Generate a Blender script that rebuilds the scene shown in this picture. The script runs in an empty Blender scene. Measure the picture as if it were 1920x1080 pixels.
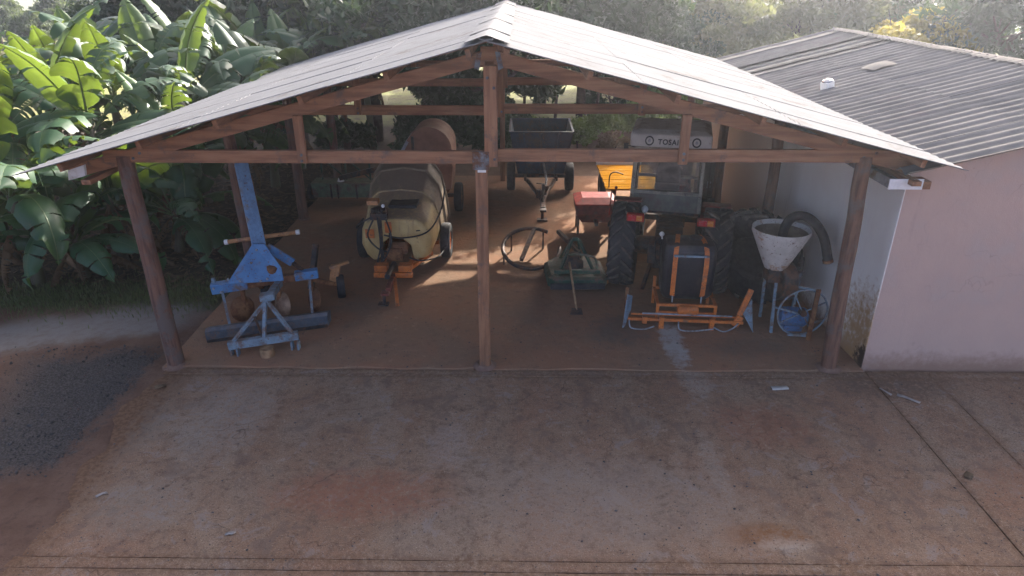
import bpy, bmesh, math, random
import numpy as np
from mathutils import Vector, Matrix, Euler

R = math.radians
sc = bpy.context.scene
COL = sc.collection
random.seed(7)
rng = np.random.default_rng(11)

# ------------------------------------------------------------------ camera
cam = bpy.data.cameras.new('camera')
cam.sensor_width = 36.0
cam.lens = 24.0
cam.clip_start = 0.05
cam.clip_end = 3000
camo = bpy.data.objects.new('camera', cam)
camo.location = (0.0, -8.85, 5.4)
camo.rotation_euler = (R(90 - 24.8), 0, R(0.75))
COL.objects.link(camo)
sc.camera = camo

# ------------------------------------------------------------------ light
SUN_AZ, SUN_EL = 24.0, 25.0          # azimuth measured from +Y towards +X
w = bpy.data.worlds.new('World')
sc.world = w
w.use_nodes = True
wn = w.node_tree
bg = wn.nodes['Background']
sky = wn.nodes.new('ShaderNodeTexSky')
sky.sky_type = 'NISHITA'
sky.sun_disc = False
sky.sun_elevation = R(SUN_EL)
sky.sun_rotation = R(SUN_AZ)
sky.air_density = 0.22
sky.dust_density = 4.0
sky.ozone_density = 0.3
wn.links.new(sky.outputs[0], bg.inputs[0])
bg.inputs[1].default_value = 0.15
sd = Vector((math.sin(R(SUN_AZ)) * math.cos(R(SUN_EL)), math.cos(R(SUN_AZ)) * math.cos(R(SUN_EL)), math.sin(R(SUN_EL))))
sl = bpy.data.lights.new('sun', 'SUN')
sl.energy = 2.0
sl.angle = R(0.55)
sl.color = (1.0, 0.95, 0.87)
slo = bpy.data.objects.new('sun', sl)
slo.rotation_euler = (-sd).to_track_quat('-Z', 'Y').to_euler()
COL.objects.link(slo)
sc.view_settings.view_transform = 'Standard'
sc.view_settings.look = 'None'
sc.view_settings.gamma = 1.0
sc.view_settings.exposure = 2.7
sc.render.engine = 'CYCLES'
sc.cycles.use_denoising = True
sc.cycles.max_bounces = 6
sc.cycles.transparent_max_bounces = 8
sc.cycles.sample_clamp_indirect = 6

# ------------------------------------------------------------------ materials
class NT:
    def __init__(s, name):
        s.m = bpy.data.materials.new(name)
        s.m.use_nodes = True
        s.t = s.m.node_tree
        s.b = s.t.nodes['Principled BSDF']
        s.out = s.t.nodes['Material Output']
    def n(s, typ, **kw):
        o = s.t.nodes.new(typ)
        for k, v in kw.items():
            setattr(o, k, v)
        return o
    def l(s, a, b):
        s.t.links.new(a, b)
    def put(s, sock, v):
        if hasattr(v, 'is_output'):
            s.l(v, sock)
        else:
            if isinstance(v, (tuple, list)) and len(v) == 3 and sock.type == 'RGBA':
                v = (*v, 1)
            sock.default_value = v
    def noise(s, vec, scale, detail=5, rough=.6, dist=0.0):
        o = s.n('ShaderNodeTexNoise')
        s.l(vec, o.inputs['Vector'])
        o.inputs['Scale'].default_value = scale
        o.inputs['Detail'].default_value = detail
        o.inputs['Roughness'].default_value = rough
        o.inputs['Distortion'].default_value = dist
        return o.outputs['Fac']
    def ramp(s, fac, a, b, lo=0.0, hi=1.0):
        o = s.n('ShaderNodeMapRange')
        o.clamp = True
        o.interpolation_type = 'SMOOTHSTEP'
        s.put(o.inputs[0], fac)
        o.inputs[1].default_value = a
        o.inputs[2].default_value = b
        o.inputs[3].default_value = lo
        o.inputs[4].default_value = hi
        return o.outputs[0]
    def mix(s, fac, a, b):
        o = s.n('ShaderNodeMix', data_type='RGBA')
        s.put(o.inputs[0], fac)
        s.put(o.inputs[6], a)
        s.put(o.inputs[7], b)
        return o.outputs[2]
    def math(s, op, a, b=0.0):
        o = s.n('ShaderNodeMath', operation=op)
        s.put(o.inputs[0], a)
        s.put(o.inputs[1], b)
        return o.outputs[0]
    def coords(s, stretch=(1, 1, 1), jitter=True):
        tc = s.n('ShaderNodeTexCoord')
        mp = s.n('ShaderNodeMapping')
        s.l(tc.outputs['Object'], mp.inputs[0])
        mp.inputs['Scale'].default_value = stretch
        if jitter:
            oi = s.n('ShaderNodeObjectInfo')
            c = s.n('ShaderNodeCombineXYZ')
            m = s.math('MULTIPLY', oi.outputs['Random'], 50.0)
            for i in range(3):
                s.l(m, c.inputs[i])
            s.l(c.outputs[0], mp.inputs['Location'])
        return mp.outputs[0]
    def bump(s, h, strength, dist=.02):
        o = s.n('ShaderNodeBump')
        o.inputs['Strength'].default_value = strength
        o.inputs['Distance'].default_value = dist
        s.l(h, o.inputs['Height'])
        s.l(o.outputs[0], s.b.inputs['Normal'])
    def done(s, color, rough=.7, metal=0.0, spec=.4):
        s.put(s.b.inputs['Base Color'], color)
        s.put(s.b.inputs['Roughness'], rough)
        s.b.inputs['Metallic'].default_value = metal
        s.b.inputs['Specular IOR Level'].default_value = spec
        return s.m

def pm(name, c1, c2=None, scale=6, rough=.7, metal=0.0, dirt=None, amt=.4, bump=.15, spec=.35, stretch=(1, 1, 1), dust=None, dustamt=.5, chip=None):
    t = NT(name)
    v = t.coords(stretch)
    n1 = t.noise(v, scale, 6, .65)
    c2 = c2 or tuple(x * .72 for x in c1)
    col = t.mix(t.ramp(n1, .35, .68), c1, c2)
    if dirt:
        v2 = t.coords((1, 1, 1))
        n2 = t.noise(v2, scale * .55, 7, .7)
        col = t.mix(t.ramp(n2, .62 - amt * .35, .72 - amt * .2), col, dirt)
    if chip:
        vc = t.coords((1, 1, 1))
        nc = t.noise(vc, 26, 6, .72)
        nl_ = t.noise(vc, 5, 3)
        col = t.mix(t.math('MULTIPLY', t.ramp(nc, .585, .61), t.ramp(nl_, .38, .55)), col, chip)
    if dust:
        g = t.n('ShaderNodeNewGeometry')
        sx = t.n('ShaderNodeSeparateXYZ')
        t.l(g.outputs['Normal'], sx.inputs[0])
        up = t.ramp(sx.outputs[2], .2, .95, 0, dustamt)
        n3 = t.ramp(t.noise(v, scale * 1.7, 5), .3, .6, .35, 1)
        col = t.mix(t.math('MULTIPLY', up, n3), col, dust)
    n4 = t.noise(v, scale * 9, 4)
    t.bump(n4, bump, .012)
    rr = t.ramp(n1, .3, .7, max(.05, rough - .1), min(1, rough + .12))
    return t.done(col, rr, metal, spec)

DUST = (.20, .115, .075)
M = {}
WOODC = dict(c1=(.33, .165, .088), c2=(.19, .095, .055), rough=.8, bump=.5, spec=.2, dirt=(.15, .10, .075), amt=.2)
M['wood_x'] = pm('sawn timber lengthwise', scale=5, stretch=(.25, 3, 3), **WOODC)
M['wood_y'] = pm('sawn timber along shed', scale=5, stretch=(3, .25, 3), **WOODC)
M['wood_z'] = pm('upright timber', scale=5, stretch=(3, 3, .25), **WOODC)
M['log'] = pm('round eucalyptus log', (.20, .105, .07), (.095, .055, .042), scale=6, stretch=(3, 3, .3), rough=.85, bump=.7, spec=.2, dirt=(.13, .10, .085), amt=.4)
M['log_pale'] = pm('pale cut log', (.36, .22, .12), (.22, .13, .07), scale=9, rough=.8, bump=.4, spec=.2)
M['steel_plate'] = pm('grey steel plate', (.18, .2, .22), (.1, .11, .12), scale=14, rough=.55, metal=.4, dirt=(.13, .06, .03), amt=.5)
M['fibre'] = pm('weathered fibre cement', (.232, .232, .230), (.207, .206, .204), scale=2.0, rough=1.0, bump=.2, spec=0.0, dirt=(.165, .152, .14), amt=.18)
M['fibre_pink'] = pm('weathered grey fibre cement', (.225, .21, .19), (.165, .155, .142), scale=1.6, rough=1.0, bump=.3, spec=0.0, dirt=(.18, .155, .145), amt=.2)
M['zinc'] = pm('dull zinc', (.33, .34, .36), (.22, .23, .24), scale=8, rough=.5, metal=.5, dirt=(.16, .1, .07), amt=.3)
M['white_paint'] = pm('white paint', (.8, .79, .76), (.7, .68, .65), scale=12, rough=.6)
M['blue'] = pm('worn blue enamel', (.095, .235, .43), (.065, .17, .34), scale=5, rough=.55, dirt=(.16, .11, .085), amt=.36, spec=.45, dust=DUST, dustamt=.12, chip=(.12, .06, .035))
M['mast_blue'] = pm('sun-bleached blue steel', (.17, .29, .44), (.12, .2, .31), scale=7, rough=.6, dirt=(.2, .16, .13), amt=.3, stretch=(2, 2, .5), chip=(.12, .06, .035))
M['blue_dull'] = pm('dull blue grey steel', (.085, .105, .125), (.06, .07, .085), scale=9, rough=.6, dirt=(.14, .1, .08), amt=.4, dust=(.2, .16, .14), dustamt=.45, chip=(.12, .06, .035))
M['blue_grey'] = pm('faded blue steel', (.19, .26, .31), (.13, .18, .22), scale=9, rough=.6, dirt=(.15, .1, .08), amt=.45, dust=(.2, .15, .12), dustamt=.3, chip=(.12, .06, .035))
M['dark_steel'] = pm('grimy dark steel', (.055, .05, .048), (.03, .028, .027), scale=10, rough=.6, metal=.3, dirt=(.12, .06, .035), amt=.5, dust=DUST, dustamt=.3)
M['rust_hood'] = pm('rust brown hood', (.26, .125, .08), (.19, .09, .06), scale=3, rough=.7, dirt=(.17, .09, .065), amt=.25, dust=(.34, .22, .16), dustamt=.4)
M['rust'] = pm('rusty steel', (.20, .085, .04), (.10, .045, .028), scale=9, rough=.85, dirt=(.26, .13, .06), amt=.4, bump=.4, spec=.2, dust=DUST, dustamt=.3)
M['disc'] = pm('soil polished disc', (.30, .18, .11), (.16, .095, .06), scale=8, rough=.5, metal=.35, dirt=(.17, .09, .055), amt=.5)
M['orange'] = pm('orange enamel', (.62, .17, .03), (.42, .11, .025), scale=8, rough=.5, dirt=(.2, .1, .06), amt=.3, dust=DUST, dustamt=.25, chip=(.12, .06, .035))
M['orange_rod'] = pm('pale orange rod', (.5, .24, .1), (.36, .16, .06), scale=8, rough=.6, dirt=(.25, .15, .1), amt=.3, chip=(.12, .06, .035))
M['red'] = pm('red enamel', (.36, .03, .022), (.25, .024, .02), scale=8, rough=.6, dirt=(.13, .06, .045), amt=.3, spec=.08, dust=DUST, dustamt=.1, chip=(.12, .06, .035))
M['red_dark'] = pm('dirty dark red', (.2, .04, .03), (.1, .03, .025), scale=8, rough=.6, dirt=(.1, .06, .05), amt=.45, dust=DUST, dustamt=.4, chip=(.12, .06, .035))
M['cream'] = pm('cream polyethylene', (.72, .52, .22), (.6, .40, .15), scale=2.5, rough=.45, dirt=(.4, .24, .11), amt=.22, bump=.08, dust=(.28, .17, .1), dustamt=.5)
M['dusty_tank'] = pm('dust covered shroud', (.135, .10, .078), (.09, .066, .05), scale=4, rough=.7, dirt=(.2, .155, .11), amt=.25, bump=.25, dust=(.24, .17, .12), dustamt=.4)
M['rubber'] = pm('black rubber', (.030, .030, .031), (.02, .02, .021), scale=12, rough=.7, dirt=(.05, .042, .038), amt=.25, bump=.3, spec=.35, dust=(.10, .08, .07), dustamt=.3)
M['rubber_lug'] = pm('dusty highlit rubber lugs', (.085, .078, .072), (.05, .046, .043), scale=12, rough=.85, dirt=(.12, .09, .07), amt=.35, bump=.3, spec=.2)  # dust on the lugs, with their highlights put into the paler colour
M['black_plastic'] = pm('black polyethylene', (.022, .023, .027), (.015, .015, .018), scale=4, rough=.45, dirt=(.05, .04, .036), amt=.3, bump=.08, dust=(.12, .085, .065), dustamt=.3)
M['green'] = pm('dark green enamel', (.024, .075, .046), (.016, .048, .032), scale=7, rough=.5, dirt=(.1, .07, .05), amt=.35, dust=DUST, dustamt=.35, chip=(.12, .06, .035))
M['green_pale'] = pm('faded green steel', (.16, .2, .13), (.1, .14, .09), scale=6, rough=.7, dirt=(.14, .1, .075), amt=.4, dust=DUST, dustamt=.3, chip=(.12, .06, .035))
M['olive'] = pm('olive grey sheet', (.16, .155, .125), (.11, .105, .09), scale=5, rough=.65, dirt=(.13, .1, .08), amt=.35)
M['trailer_blue'] = pm('dark blue trailer paint', (.028, .055, .085), (.02, .036, .055), scale=5, rough=.5, dirt=(.06, .05, .045), amt=.35, dust=(.14, .1, .08), dustamt=.25, chip=(.12, .06, .035))
M['yellow'] = pm('yellow painted boards', (.36, .165, .015), (.30, .13, .012), scale=4, stretch=(.5, 2, 2), rough=1.0, spec=0.0, dirt=(.4, .22, .06), amt=.25, chip=(.12, .06, .035))
M['cab_frame'] = pm('grubby cab frame', (.28, .25, .19), (.2, .18, .14), scale=6, rough=.6, dirt=(.13, .1, .08), amt=.4, chip=(.12, .06, .035))
M['cab_white'] = pm('off white sheet', (.52, .50, .46), (.44, .42, .39), scale=5, rough=.55, dirt=(.3, .25, .2), amt=.3)
M['ink'] = pm('black lettering', (.02, .02, .02), (.03, .03, .03), rough=.6)
M['soot'] = pm('black seat vinyl', (.02, .02, .022), (.03, .03, .03), rough=.55)
M['lamp_red'] = pm('red lamp lens', (.5, .03, .04), (.35, .02, .03), scale=20, rough=.25, spec=.6)
M['lamp_amber'] = pm('amber lamp lens', (.6, .18, .03), (.5, .14, .03), scale=20, rough=.25, spec=.6)
M['white_hopper'] = pm('chipped white enamel', (.52, .48, .42), (.42, .38, .32), scale=6, rough=.5, dirt=(.3, .15, .07), amt=.24, dust=(.36, .26, .18), dustamt=.3, chip=(.12, .06, .035))
M['hopper_in'] = pm('rusty hopper inside', (.2, .15, .1), (.13, .09, .06), scale=6, rough=.8)
M['motor_blue'] = pm('blue motor', (.09, .18, .34), (.06, .13, .25), scale=8, rough=.5, dirt=(.14, .1, .08), amt=.35, chip=(.12, .06, .035))
M['bark'] = pm('bark', (.085, .062, .048), (.045, .034, .028), scale=5, stretch=(2, 2, .5), rough=.95, bump=.9, spec=.15, dirt=(.11, .1, .085), amt=.4)
M['fencepost'] = pm('grey fence post', (.16, .13, .105), (.09, .075, .06), scale=6, stretch=(3, 3, .4), rough=.9, bump=.5)

def glass_mat():
    t = NT('dusty cab glass')
    v = t.coords()
    n = t.ramp(t.noise(v, 5, 6), .35, .7, .12, .42)
    tr = t.n('ShaderNodeBsdfTransparent')
    tr.inputs[0].default_value = (.75, .8, .78, 1)
    mx = t.n('ShaderNodeMixShader')
    t.done((.42, .33, .28), .35, 0, .5)
    t.l(n, mx.inputs[0]); t.l(tr.outputs[0], mx.inputs[1]); t.l(t.b.outputs[0], mx.inputs[2])
    t.l(mx.outputs[0], t.out.inputs[0])
    return t.m
M['glass'] = glass_mat()

def leaf_mat(name, c1, c2, trans, tfac=.45, rough=.45, scale=1.2, spot=None, spec=.45):
    t = NT(name)
    v = t.coords()
    n = t.noise(v, scale, 5, .6)
    col = t.mix(t.ramp(n, .35, .65), c1, c2)
    oi = t.n('ShaderNodeObjectInfo')
    col = t.mix(t.ramp(oi.outputs['Random'], .55, 1.0, 0, .5), col, tuple(min(1, x * 1.5) for x in c1))
    if spot:
        n2 = t.noise(v, scale * 4, 6, .7)
        col = t.mix(t.ramp(n2, .60, .70), col, spot)
    t.done(col, rough, 0, spec)
    tl = t.n('ShaderNodeBsdfTranslucent')
    t.put(tl.inputs[0], t.mix(t.ramp(n, .3, .7), trans, tuple(x * .7 for x in trans)))
    mx = t.n('ShaderNodeMixShader')
    mx.inputs[0].default_value = tfac
    t.l(t.b.outputs[0], mx.inputs[1]); t.l(tl.outputs[0], mx.inputs[2])
    t.l(mx.outputs[0], t.out.inputs[0])
    return t.m
M['banana'] = leaf_mat('banana leaf', (.034, .088, .036), (.022, .062, .03), (.18, .26, .025), .3, .5, .9, (.09, .085, .035))
M['banana_young'] = leaf_mat('young banana leaf', (.065, .135, .035), (.045, .095, .03), (.19, .27, .03), .36, .38, .9)
M['banana_dry'] = leaf_mat('dry banana leaf', (.16, .105, .06), (.09, .06, .038), (.25, .15, .07), .3, .85, 3, (.2, .15, .09), .15)
M['banana_rib'] = leaf_mat('banana midrib', (.13, .17, .06), (.10, .14, .05), (.2, .24, .07), .2, .5, 4)
M['mango'] = leaf_mat('dark evergreen leaf', (.022, .048, .024), (.036, .072, .03), (.08, .13, .03), .25, .5, .5)
M['grove'] = leaf_mat('mid green leaf', (.04, .085, .03), (.065, .115, .036), (.15, .23, .05), .4, .55, .4)
M['olive_leaf'] = leaf_mat('olive grey leaf', (.11, .125, .06), (.075, .095, .045), (.26, .28, .10), .42, .6, .4)
M['yellow_leaf'] = leaf_mat('yellow flowering leaf', (.30, .24, .045), (.13, .15, .04), (.5, .42, .08), .45, .6, .6)
M['bush_leaf'] = leaf_mat('fresh shrub leaf', (.08, .15, .04), (.12, .18, .05), (.3, .38, .08), .42, .55, .8)
M['bush_dry'] = leaf_mat('reddish shrub leaf', (.14, .10, .06), (.10, .09, .05), (.3, .2, .1), .4, .6, .8)
M['far_leaf'] = leaf_mat('distant foliage', (.05, .085, .04), (.075, .11, .05), (.14, .18, .06), .3, .7, .06)
M['grass'] = leaf_mat('short grass blade', (.075, .10, .035), (.11, .12, .05), (.2, .22, .06), .3, .6, .6)
M['stem'] = leaf_mat('banana pseudostem', (.10, .10, .05), (.075, .055, .035), (.1, .1, .04), .05, .6, 2.2, (.06, .045, .03))

# ground sheets
def ground_mat():
    t = NT('farm soil')
    tc = t.n('ShaderNodeTexCoord')
    P = tc.outputs['Object']
    sx = t.n('ShaderNodeSeparateXYZ'); t.l(P, sx.inputs[0])
    X, Y = sx.outputs[0], sx.outputs[1]
    nb = t.noise(P, .55, 6, .6)
    nf = t.noise(P, 7, 7, .7)
    nm = t.noise(P, 2.0, 6, .65)
    vf = t.noise(P, 45, 3, .6)
    wob = t.math('MULTIPLY', t.math('SUBTRACT', nb, .5), 1.5)
    Yw = t.math('ADD', Y, t.math('ADD', wob, t.math('MULTIPLY', t.math('SUBTRACT', nf, .5), .5)))
    soil = t.mix(t.ramp(nm, .35, .65), (.13, .075, .05), (.17, .105, .072))
    soil = t.mix(t.ramp(nf, .5, .75), soil, (.09, .055, .042))
    # leaf litter under the grove
    lit = t.mix(t.ramp(nf, .4, .65), (.052, .043, .032), (.10, .078, .05))
    col = t.mix(t.ramp(Yw, 2.6, 3.6), soil, lit)
    # grass fringe
    g1 = t.math('MULTIPLY', t.ramp(Yw, 1.75, 2.3), t.ramp(Yw, 3.5, 2.9))
    col = t.mix(t.math('MULTIPLY', g1, t.ramp(nf, .3, .55, .2, .85)), col, (.075, .088, .04))
    # pale worn track
    slope = t.math('ADD', Yw, t.math('MULTIPLY', t.math('ADD', X, 8.0), -.28))
    p1 = t.math('MULTIPLY', t.ramp(slope, .25, .8), t.ramp(slope, 2.0, 1.4))
    p1 = t.math('MULTIPLY', p1, t.ramp(X, -5.3, -6.2))
    col = t.mix(t.math('MULTIPLY', p1, t.ramp(nf, .25, .6, .55, 1)), col, (.225, .20, .18))
    # dark gravel band
    g2 = t.math('ADD', Yw, t.math('MULTIPLY', t.math('ADD', X, 7.0), -.1))
    gm = t.math('MULTIPLY', t.ramp(g2, .55, .05), t.ramp(g2, -2.9, -2.2))
    diag = t.math('ADD', t.math('MULTIPLY', X, 1.0), t.math('MULTIPLY', Yw, .25))
    gm = t.math('MULTIPLY', gm, t.ramp(diag, -8.2, -7.0))
    gm = t.math('MULTIPLY', gm, t.ramp(t.math('ADD', X, t.math('MULTIPLY', t.math('SUBTRACT', nf, .5), 1.0)), -5.45, -5.75))
    dg = t.mix(t.ramp(vf, .35, .7), (.04, .037, .034), (.115, .105, .095))
    col = t.mix(t.math('MULTIPLY', gm, .92), col, dg)
    # open field behind
    fld = t.mix(t.ramp(nb, .35, .65), (.21, .23, .07), (.18, .17, .07))
    fld = t.mix(t.ramp(nm, .5, .7), fld, (.11, .09, .055))
    yard = t.mix(t.ramp(nm, .35, .65), (.19, .12, .078), (.15, .092, .06))
    rx = t.ramp(X, -5.4, -4.2)
    col = t.mix(t.math('MULTIPLY', t.ramp(Yw, 9.5, 10.6), rx), col, yard)
    col = t.mix(t.ramp(Yw, 17.5, 19), col, fld)
    far = t.mix(t.ramp(t.noise(P, .03, 4), .4, .6), (.11, .13, .06), (.15, .15, .08))
    far = t.mix(t.ramp(t.noise(P, .012, 3), .5, .56), far, (.06, .085, .045))
    col = t.mix(t.ramp(Y, 45, 80), col, far)
    t.bump(t.math('ADD', nf, t.math('MULTIPLY', vf, .7)), .7, .05)
    return t.done(col, .95, 0, .15)

def ellipse(t, X, Y, cx, cy, rx, ry, warp, soft=.5):
    a = t.math('DIVIDE', t.math('SUBTRACT', X, cx), rx)
    b = t.math('DIVIDE', t.math('SUBTRACT', Y, cy), ry)
    d = t.math('ADD', t.math('MULTIPLY', a, a), t.math('MULTIPLY', b, b))
    d = t.math('ADD', d, t.math('MULTIPLY', t.math('SUBTRACT', warp, .5), 5.0))
    return t.ramp(d, 1.0 + soft * 1.3, .6 - soft)

def concrete_mat():
    t = NT('dusty yard concrete')
    tc = t.n('ShaderNodeTexCoord')
    P = tc.outputs['Object']
    sx = t.n('ShaderNodeSeparateXYZ'); t.l(P, sx.inputs[0])
    X, Y = sx.outputs[0], sx.outputs[1]
    mp = t.n('ShaderNodeMapping'); t.l(P, mp.inputs[0]); mp.inputs['Scale'].default_value = (1, .45, 1)
    n0 = t.noise(P, .6, 5, .6, .4)
    n1 = t.noise(mp.outputs[0], 1.5, 8, .68, .3)
    n2 = t.noise(P, 6, 8, .7)
    n3 = t.noise(P, 60, 3, .6)
    n5 = t.noise(P, 17, 5, .65)
    col = t.mix(t.ramp(n1, .36, .62), (0.291, 0.197, 0.129), (0.257, 0.152, 0.092))
    col = t.mix(t.ramp(n0, .47, .66, 0, .55), col, (0.291, 0.155, 0.093))
    col = t.mix(t.ramp(n0, .46, .36, 0, .7), col, (0.271, 0.200, 0.142))
    col = t.mix(t.ramp(n2, .5, .64, 0, .7), col, (0.162, 0.098, 0.064))
    col = t.mix(t.ramp(n2, .44, .32, 0, .7), col, (0.366, 0.269, 0.191))
    col = t.mix(t.ramp(n5, .56, .66, 0, .65), col, (0.129, 0.082, 0.055))
    n6 = t.noise(P, 28, 6, .75)
    col = t.mix(t.ramp(n3, .56, .70, 0, .75), col, (0.446, 0.333, 0.231))
    col = t.mix(t.ramp(n3, .44, .30, 0, .75), col, (0.101, 0.064, 0.042))
    col = t.mix(t.ramp(n6, .55, .68, 0, .5), col, (0.351, 0.246, 0.169))
    col = t.mix(t.ramp(n6, .44, .33, 0, .55), col, (0.136, 0.080, 0.051))
    n7 = t.noise(P, 140, 2, .5)
    col = t.mix(t.ramp(n7, .56, .68, 0, .55), col, (0.356, 0.322, 0.276))
    col = t.mix(t.ramp(n7, .44, .32, 0, .6), col, (0.084, 0.062, 0.049))
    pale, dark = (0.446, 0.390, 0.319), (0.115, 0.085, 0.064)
    mott = t.noise(P, 2.6, 9, .74, .6)
    col = t.mix(t.ramp(mott, .53, .60, 0, .5), col, (.17, .118, .092))
    col = t.mix(t.ramp(mott, .45, .38, 0, .5), col, (.28, .235, .205))
    for cx, cy, rx, ry, c, k in [
        (2.55, -.2, .22, .6, pale, .5), (-3.9, -1.3, .6, .9, (0.298, 0.252, 0.205), .6), (-.9, -1.9, .25, .5, (0.366, 0.297, 0.248), .5),
        (2.35, -2.2, .12, .6, (0.366, 0.321, 0.258), .35), (2.6, -3.35, .45, .18, (0.231, 0.103, 0.040), .85), (2.75, -3.5, .30, .08, (0.487, 0.401, 0.311), .5),
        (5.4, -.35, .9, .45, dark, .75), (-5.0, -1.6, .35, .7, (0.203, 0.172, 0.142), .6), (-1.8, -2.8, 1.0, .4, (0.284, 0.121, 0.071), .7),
        (6.3, -2.7, 1.2, .7, (0.298, 0.150, 0.087), .6), (1.0, -2.9, 1.6, .8, (0.305, 0.235, 0.181), .6), (-4.2, -3.0, .5, .5, (0.271, 0.229, 0.181), .5), (3.2, -1.4, .6, .5, (0.284, 0.126, 0.076), .6)]:
        crisp = t.ramp(t.math('ADD', n5, t.math('MULTIPLY', n2, .6)), .66, .84)
        em = ellipse(t, X, Y, cx, cy, rx, ry, n2, .6)
        col = t.mix(t.math('MULTIPLY', t.math('MULTIPLY', em, t.math('ADD', t.math('MULTIPLY', crisp, .75), .25)), k), col, c)
    # tyre tracks and soil caught in the joints
    wob = t.math('MULTIPLY', t.math('SUBTRACT', n0, .5), 2.2)
    for tx, sl_, k in ((1.9, .12, .5), (3.55, .12, .5), (-2.9, -.2, .4), (-1.5, -.2, .4), (0.475, 0.337, 0.296)):
        dd = t.math('ABSOLUTE', t.math('SUBTRACT', t.math('ADD', X, wob), t.math('ADD', t.math('MULTIPLY', Y, sl_), tx)))
        wv_ = t.math('SINE', t.math('ADD', t.math('MULTIPLY', Y, 46.0), t.math('MULTIPLY', dd, 30.0)))
        tm = t.math('MULTIPLY', t.ramp(dd, .24, .14), t.ramp(wv_, -.3, .5, .35, 1.0))
        tm = t.math('MULTIPLY', tm, t.ramp(n5, .42, .62))
        col = t.mix(t.math('MULTIPLY', tm, k), col, (0.148, 0.096, 0.061))
    jd = None
    for ax, p0 in ((Y, -.267), (Y, -3.745), (Y, -3.89), (X, 5.145), (X, 6.055), (Y, -.09)):
        d_ = t.math('ABSOLUTE', t.math('SUBTRACT', ax, p0))
        jd = d_ if jd is None else t.math('MINIMUM', jd, d_)
    jm = t.math('MULTIPLY', t.ramp(t.math('ADD', jd, t.math('MULTIPLY', t.math('SUBTRACT', n2, .5), .25)), .10, .0), t.ramp(n5, .35, .6))
    col = t.mix(t.math('MULTIPLY', jm, .75), col, (0.166, 0.099, 0.059))
    # fine cracks
    vo = t.n('ShaderNodeTexVoronoi', feature='DISTANCE_TO_EDGE')
    wv = t.n('ShaderNodeVectorMath', operation='ADD')
    sc3 = t.n('ShaderNodeVectorMath', operation='SCALE')
    nn = t.n('ShaderNodeTexNoise'); t.l(P, nn.inputs['Vector']); nn.inputs['Scale'].default_value = 3
    t.l(nn.outputs['Color'], sc3.inputs[0]); sc3.inputs['Scale'].default_value = .5
    t.l(P, wv.inputs[0]); t.l(sc3.outputs[0], wv.inputs[1]); t.l(wv.outputs[0], vo.inputs['Vector'])
    vo.inputs['Scale'].default_value = .5
    crack = t.math('MULTIPLY', t.ramp(vo.outputs['Distance'], .0045, .001), t.ramp(n0, .45, .55))
    col = t.mix(t.math('MULTIPLY', crack, .5), col, (0.081, 0.052, 0.035))
    edge = t.math('ADD', X, t.math('MULTIPLY', t.math('SUBTRACT', n2, .5), 1.2))
    col = t.mix(t.ramp(edge, -4.65, -5.2, 0, 1.0), col, t.mix(t.ramp(n5, .4, .6), (0.202, 0.118, 0.071), (0.143, 0.084, 0.051)))
    t.bump(t.math('ADD', t.math('MULTIPLY', n2, .8), t.math('MULTIPLY', n3, .5)), .8, .03)
    return t.done(col, t.ramp(n1, .3, .7, .9, .98), 0, .08)

def floor_mat():
    t = NT('red dust shed floor')
    tc = t.n('ShaderNodeTexCoord')
    P = tc.outputs['Object']
    sx = t.n('ShaderNodeSeparateXYZ'); t.l(P, sx.inputs[0])
    X, Y = sx.outputs[0], sx.outputs[1]
    n0 = t.noise(P, .8, 6, .6, .4)
    n2 = t.noise(P, 6, 7, .7)
    n3 = t.noise(P, 50, 3)
    col = t.mix(t.ramp(n0, .36, .64), (0.312, 0.165, 0.098), (0.254, 0.162, 0.106))
    col = t.mix(t.ramp(n2, .52, .74, 0, .6), col, (0.161, 0.102, 0.069))
    col = t.mix(t.ramp(n2, .44, .3, 0, .5), col, (0.389, 0.248, 0.157))
    col = t.mix(t.ramp(n3, .6, .75, 0, .4), col, (0.405, 0.314, 0.218))
    for cx, cy, rx, ry, c, k in [(2.45, .75, .18, .7, (0.438, 0.429, 0.394), .7), (1.7, 1.2, .5, .5, (0.143, 0.115, 0.089), .6), (-3.8, 2.6, .9, .8, (0.337, 0.157, 0.082), .5), (3.6, .6, .6, .3, (0.151, 0.115, 0.084), .5)]:
        col = t.mix(t.math('MULTIPLY', ellipse(t, X, Y, cx, cy, rx, ry, n2, .6), k), col, c)
    t.bump(t.math('ADD', n2, t.math('MULTIPLY', n3, .4)), .6, .04)
    return t.done(col, .97, 0, .06)

def wall_mat(name, base, base2, stain, low, dirtz):
    t = NT(name)
    tc = t.n('ShaderNodeTexCoord')
    P = tc.outputs['Object']
    sx = t.n('ShaderNodeSeparateXYZ'); t.l(P, sx.inputs[0])
    Z = sx.outputs[2]
    n0 = t.noise(P, .7, 5, .6)
    mp = t.n('ShaderNodeMapping'); t.l(P, mp.inputs[0]); mp.inputs['Scale'].default_value = (3, 3, .35)
    ns = t.noise(mp.outputs[0], 1.6, 7, .7)
    n2 = t.noise(P, 9, 6, .7)
    n3 = t.noise(P, 70, 3)
    col = t.mix(t.ramp(n0, .35, .65), base, base2)
    col = t.mix(t.ramp(ns, .55, .75, 0, .55), col, stain)
    zz = t.math('ADD', Z, t.math('MULTIPLY', t.math('SUBTRACT', n2, .5), -.5))
    col = t.mix(t.ramp(zz, dirtz, .02, 0, .85), col, low)
    t.bump(t.math('ADD', n2, t.math('MULTIPLY', n3, .5)), .3, .02)
    return t, P, sx, n0, n2, col

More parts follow.
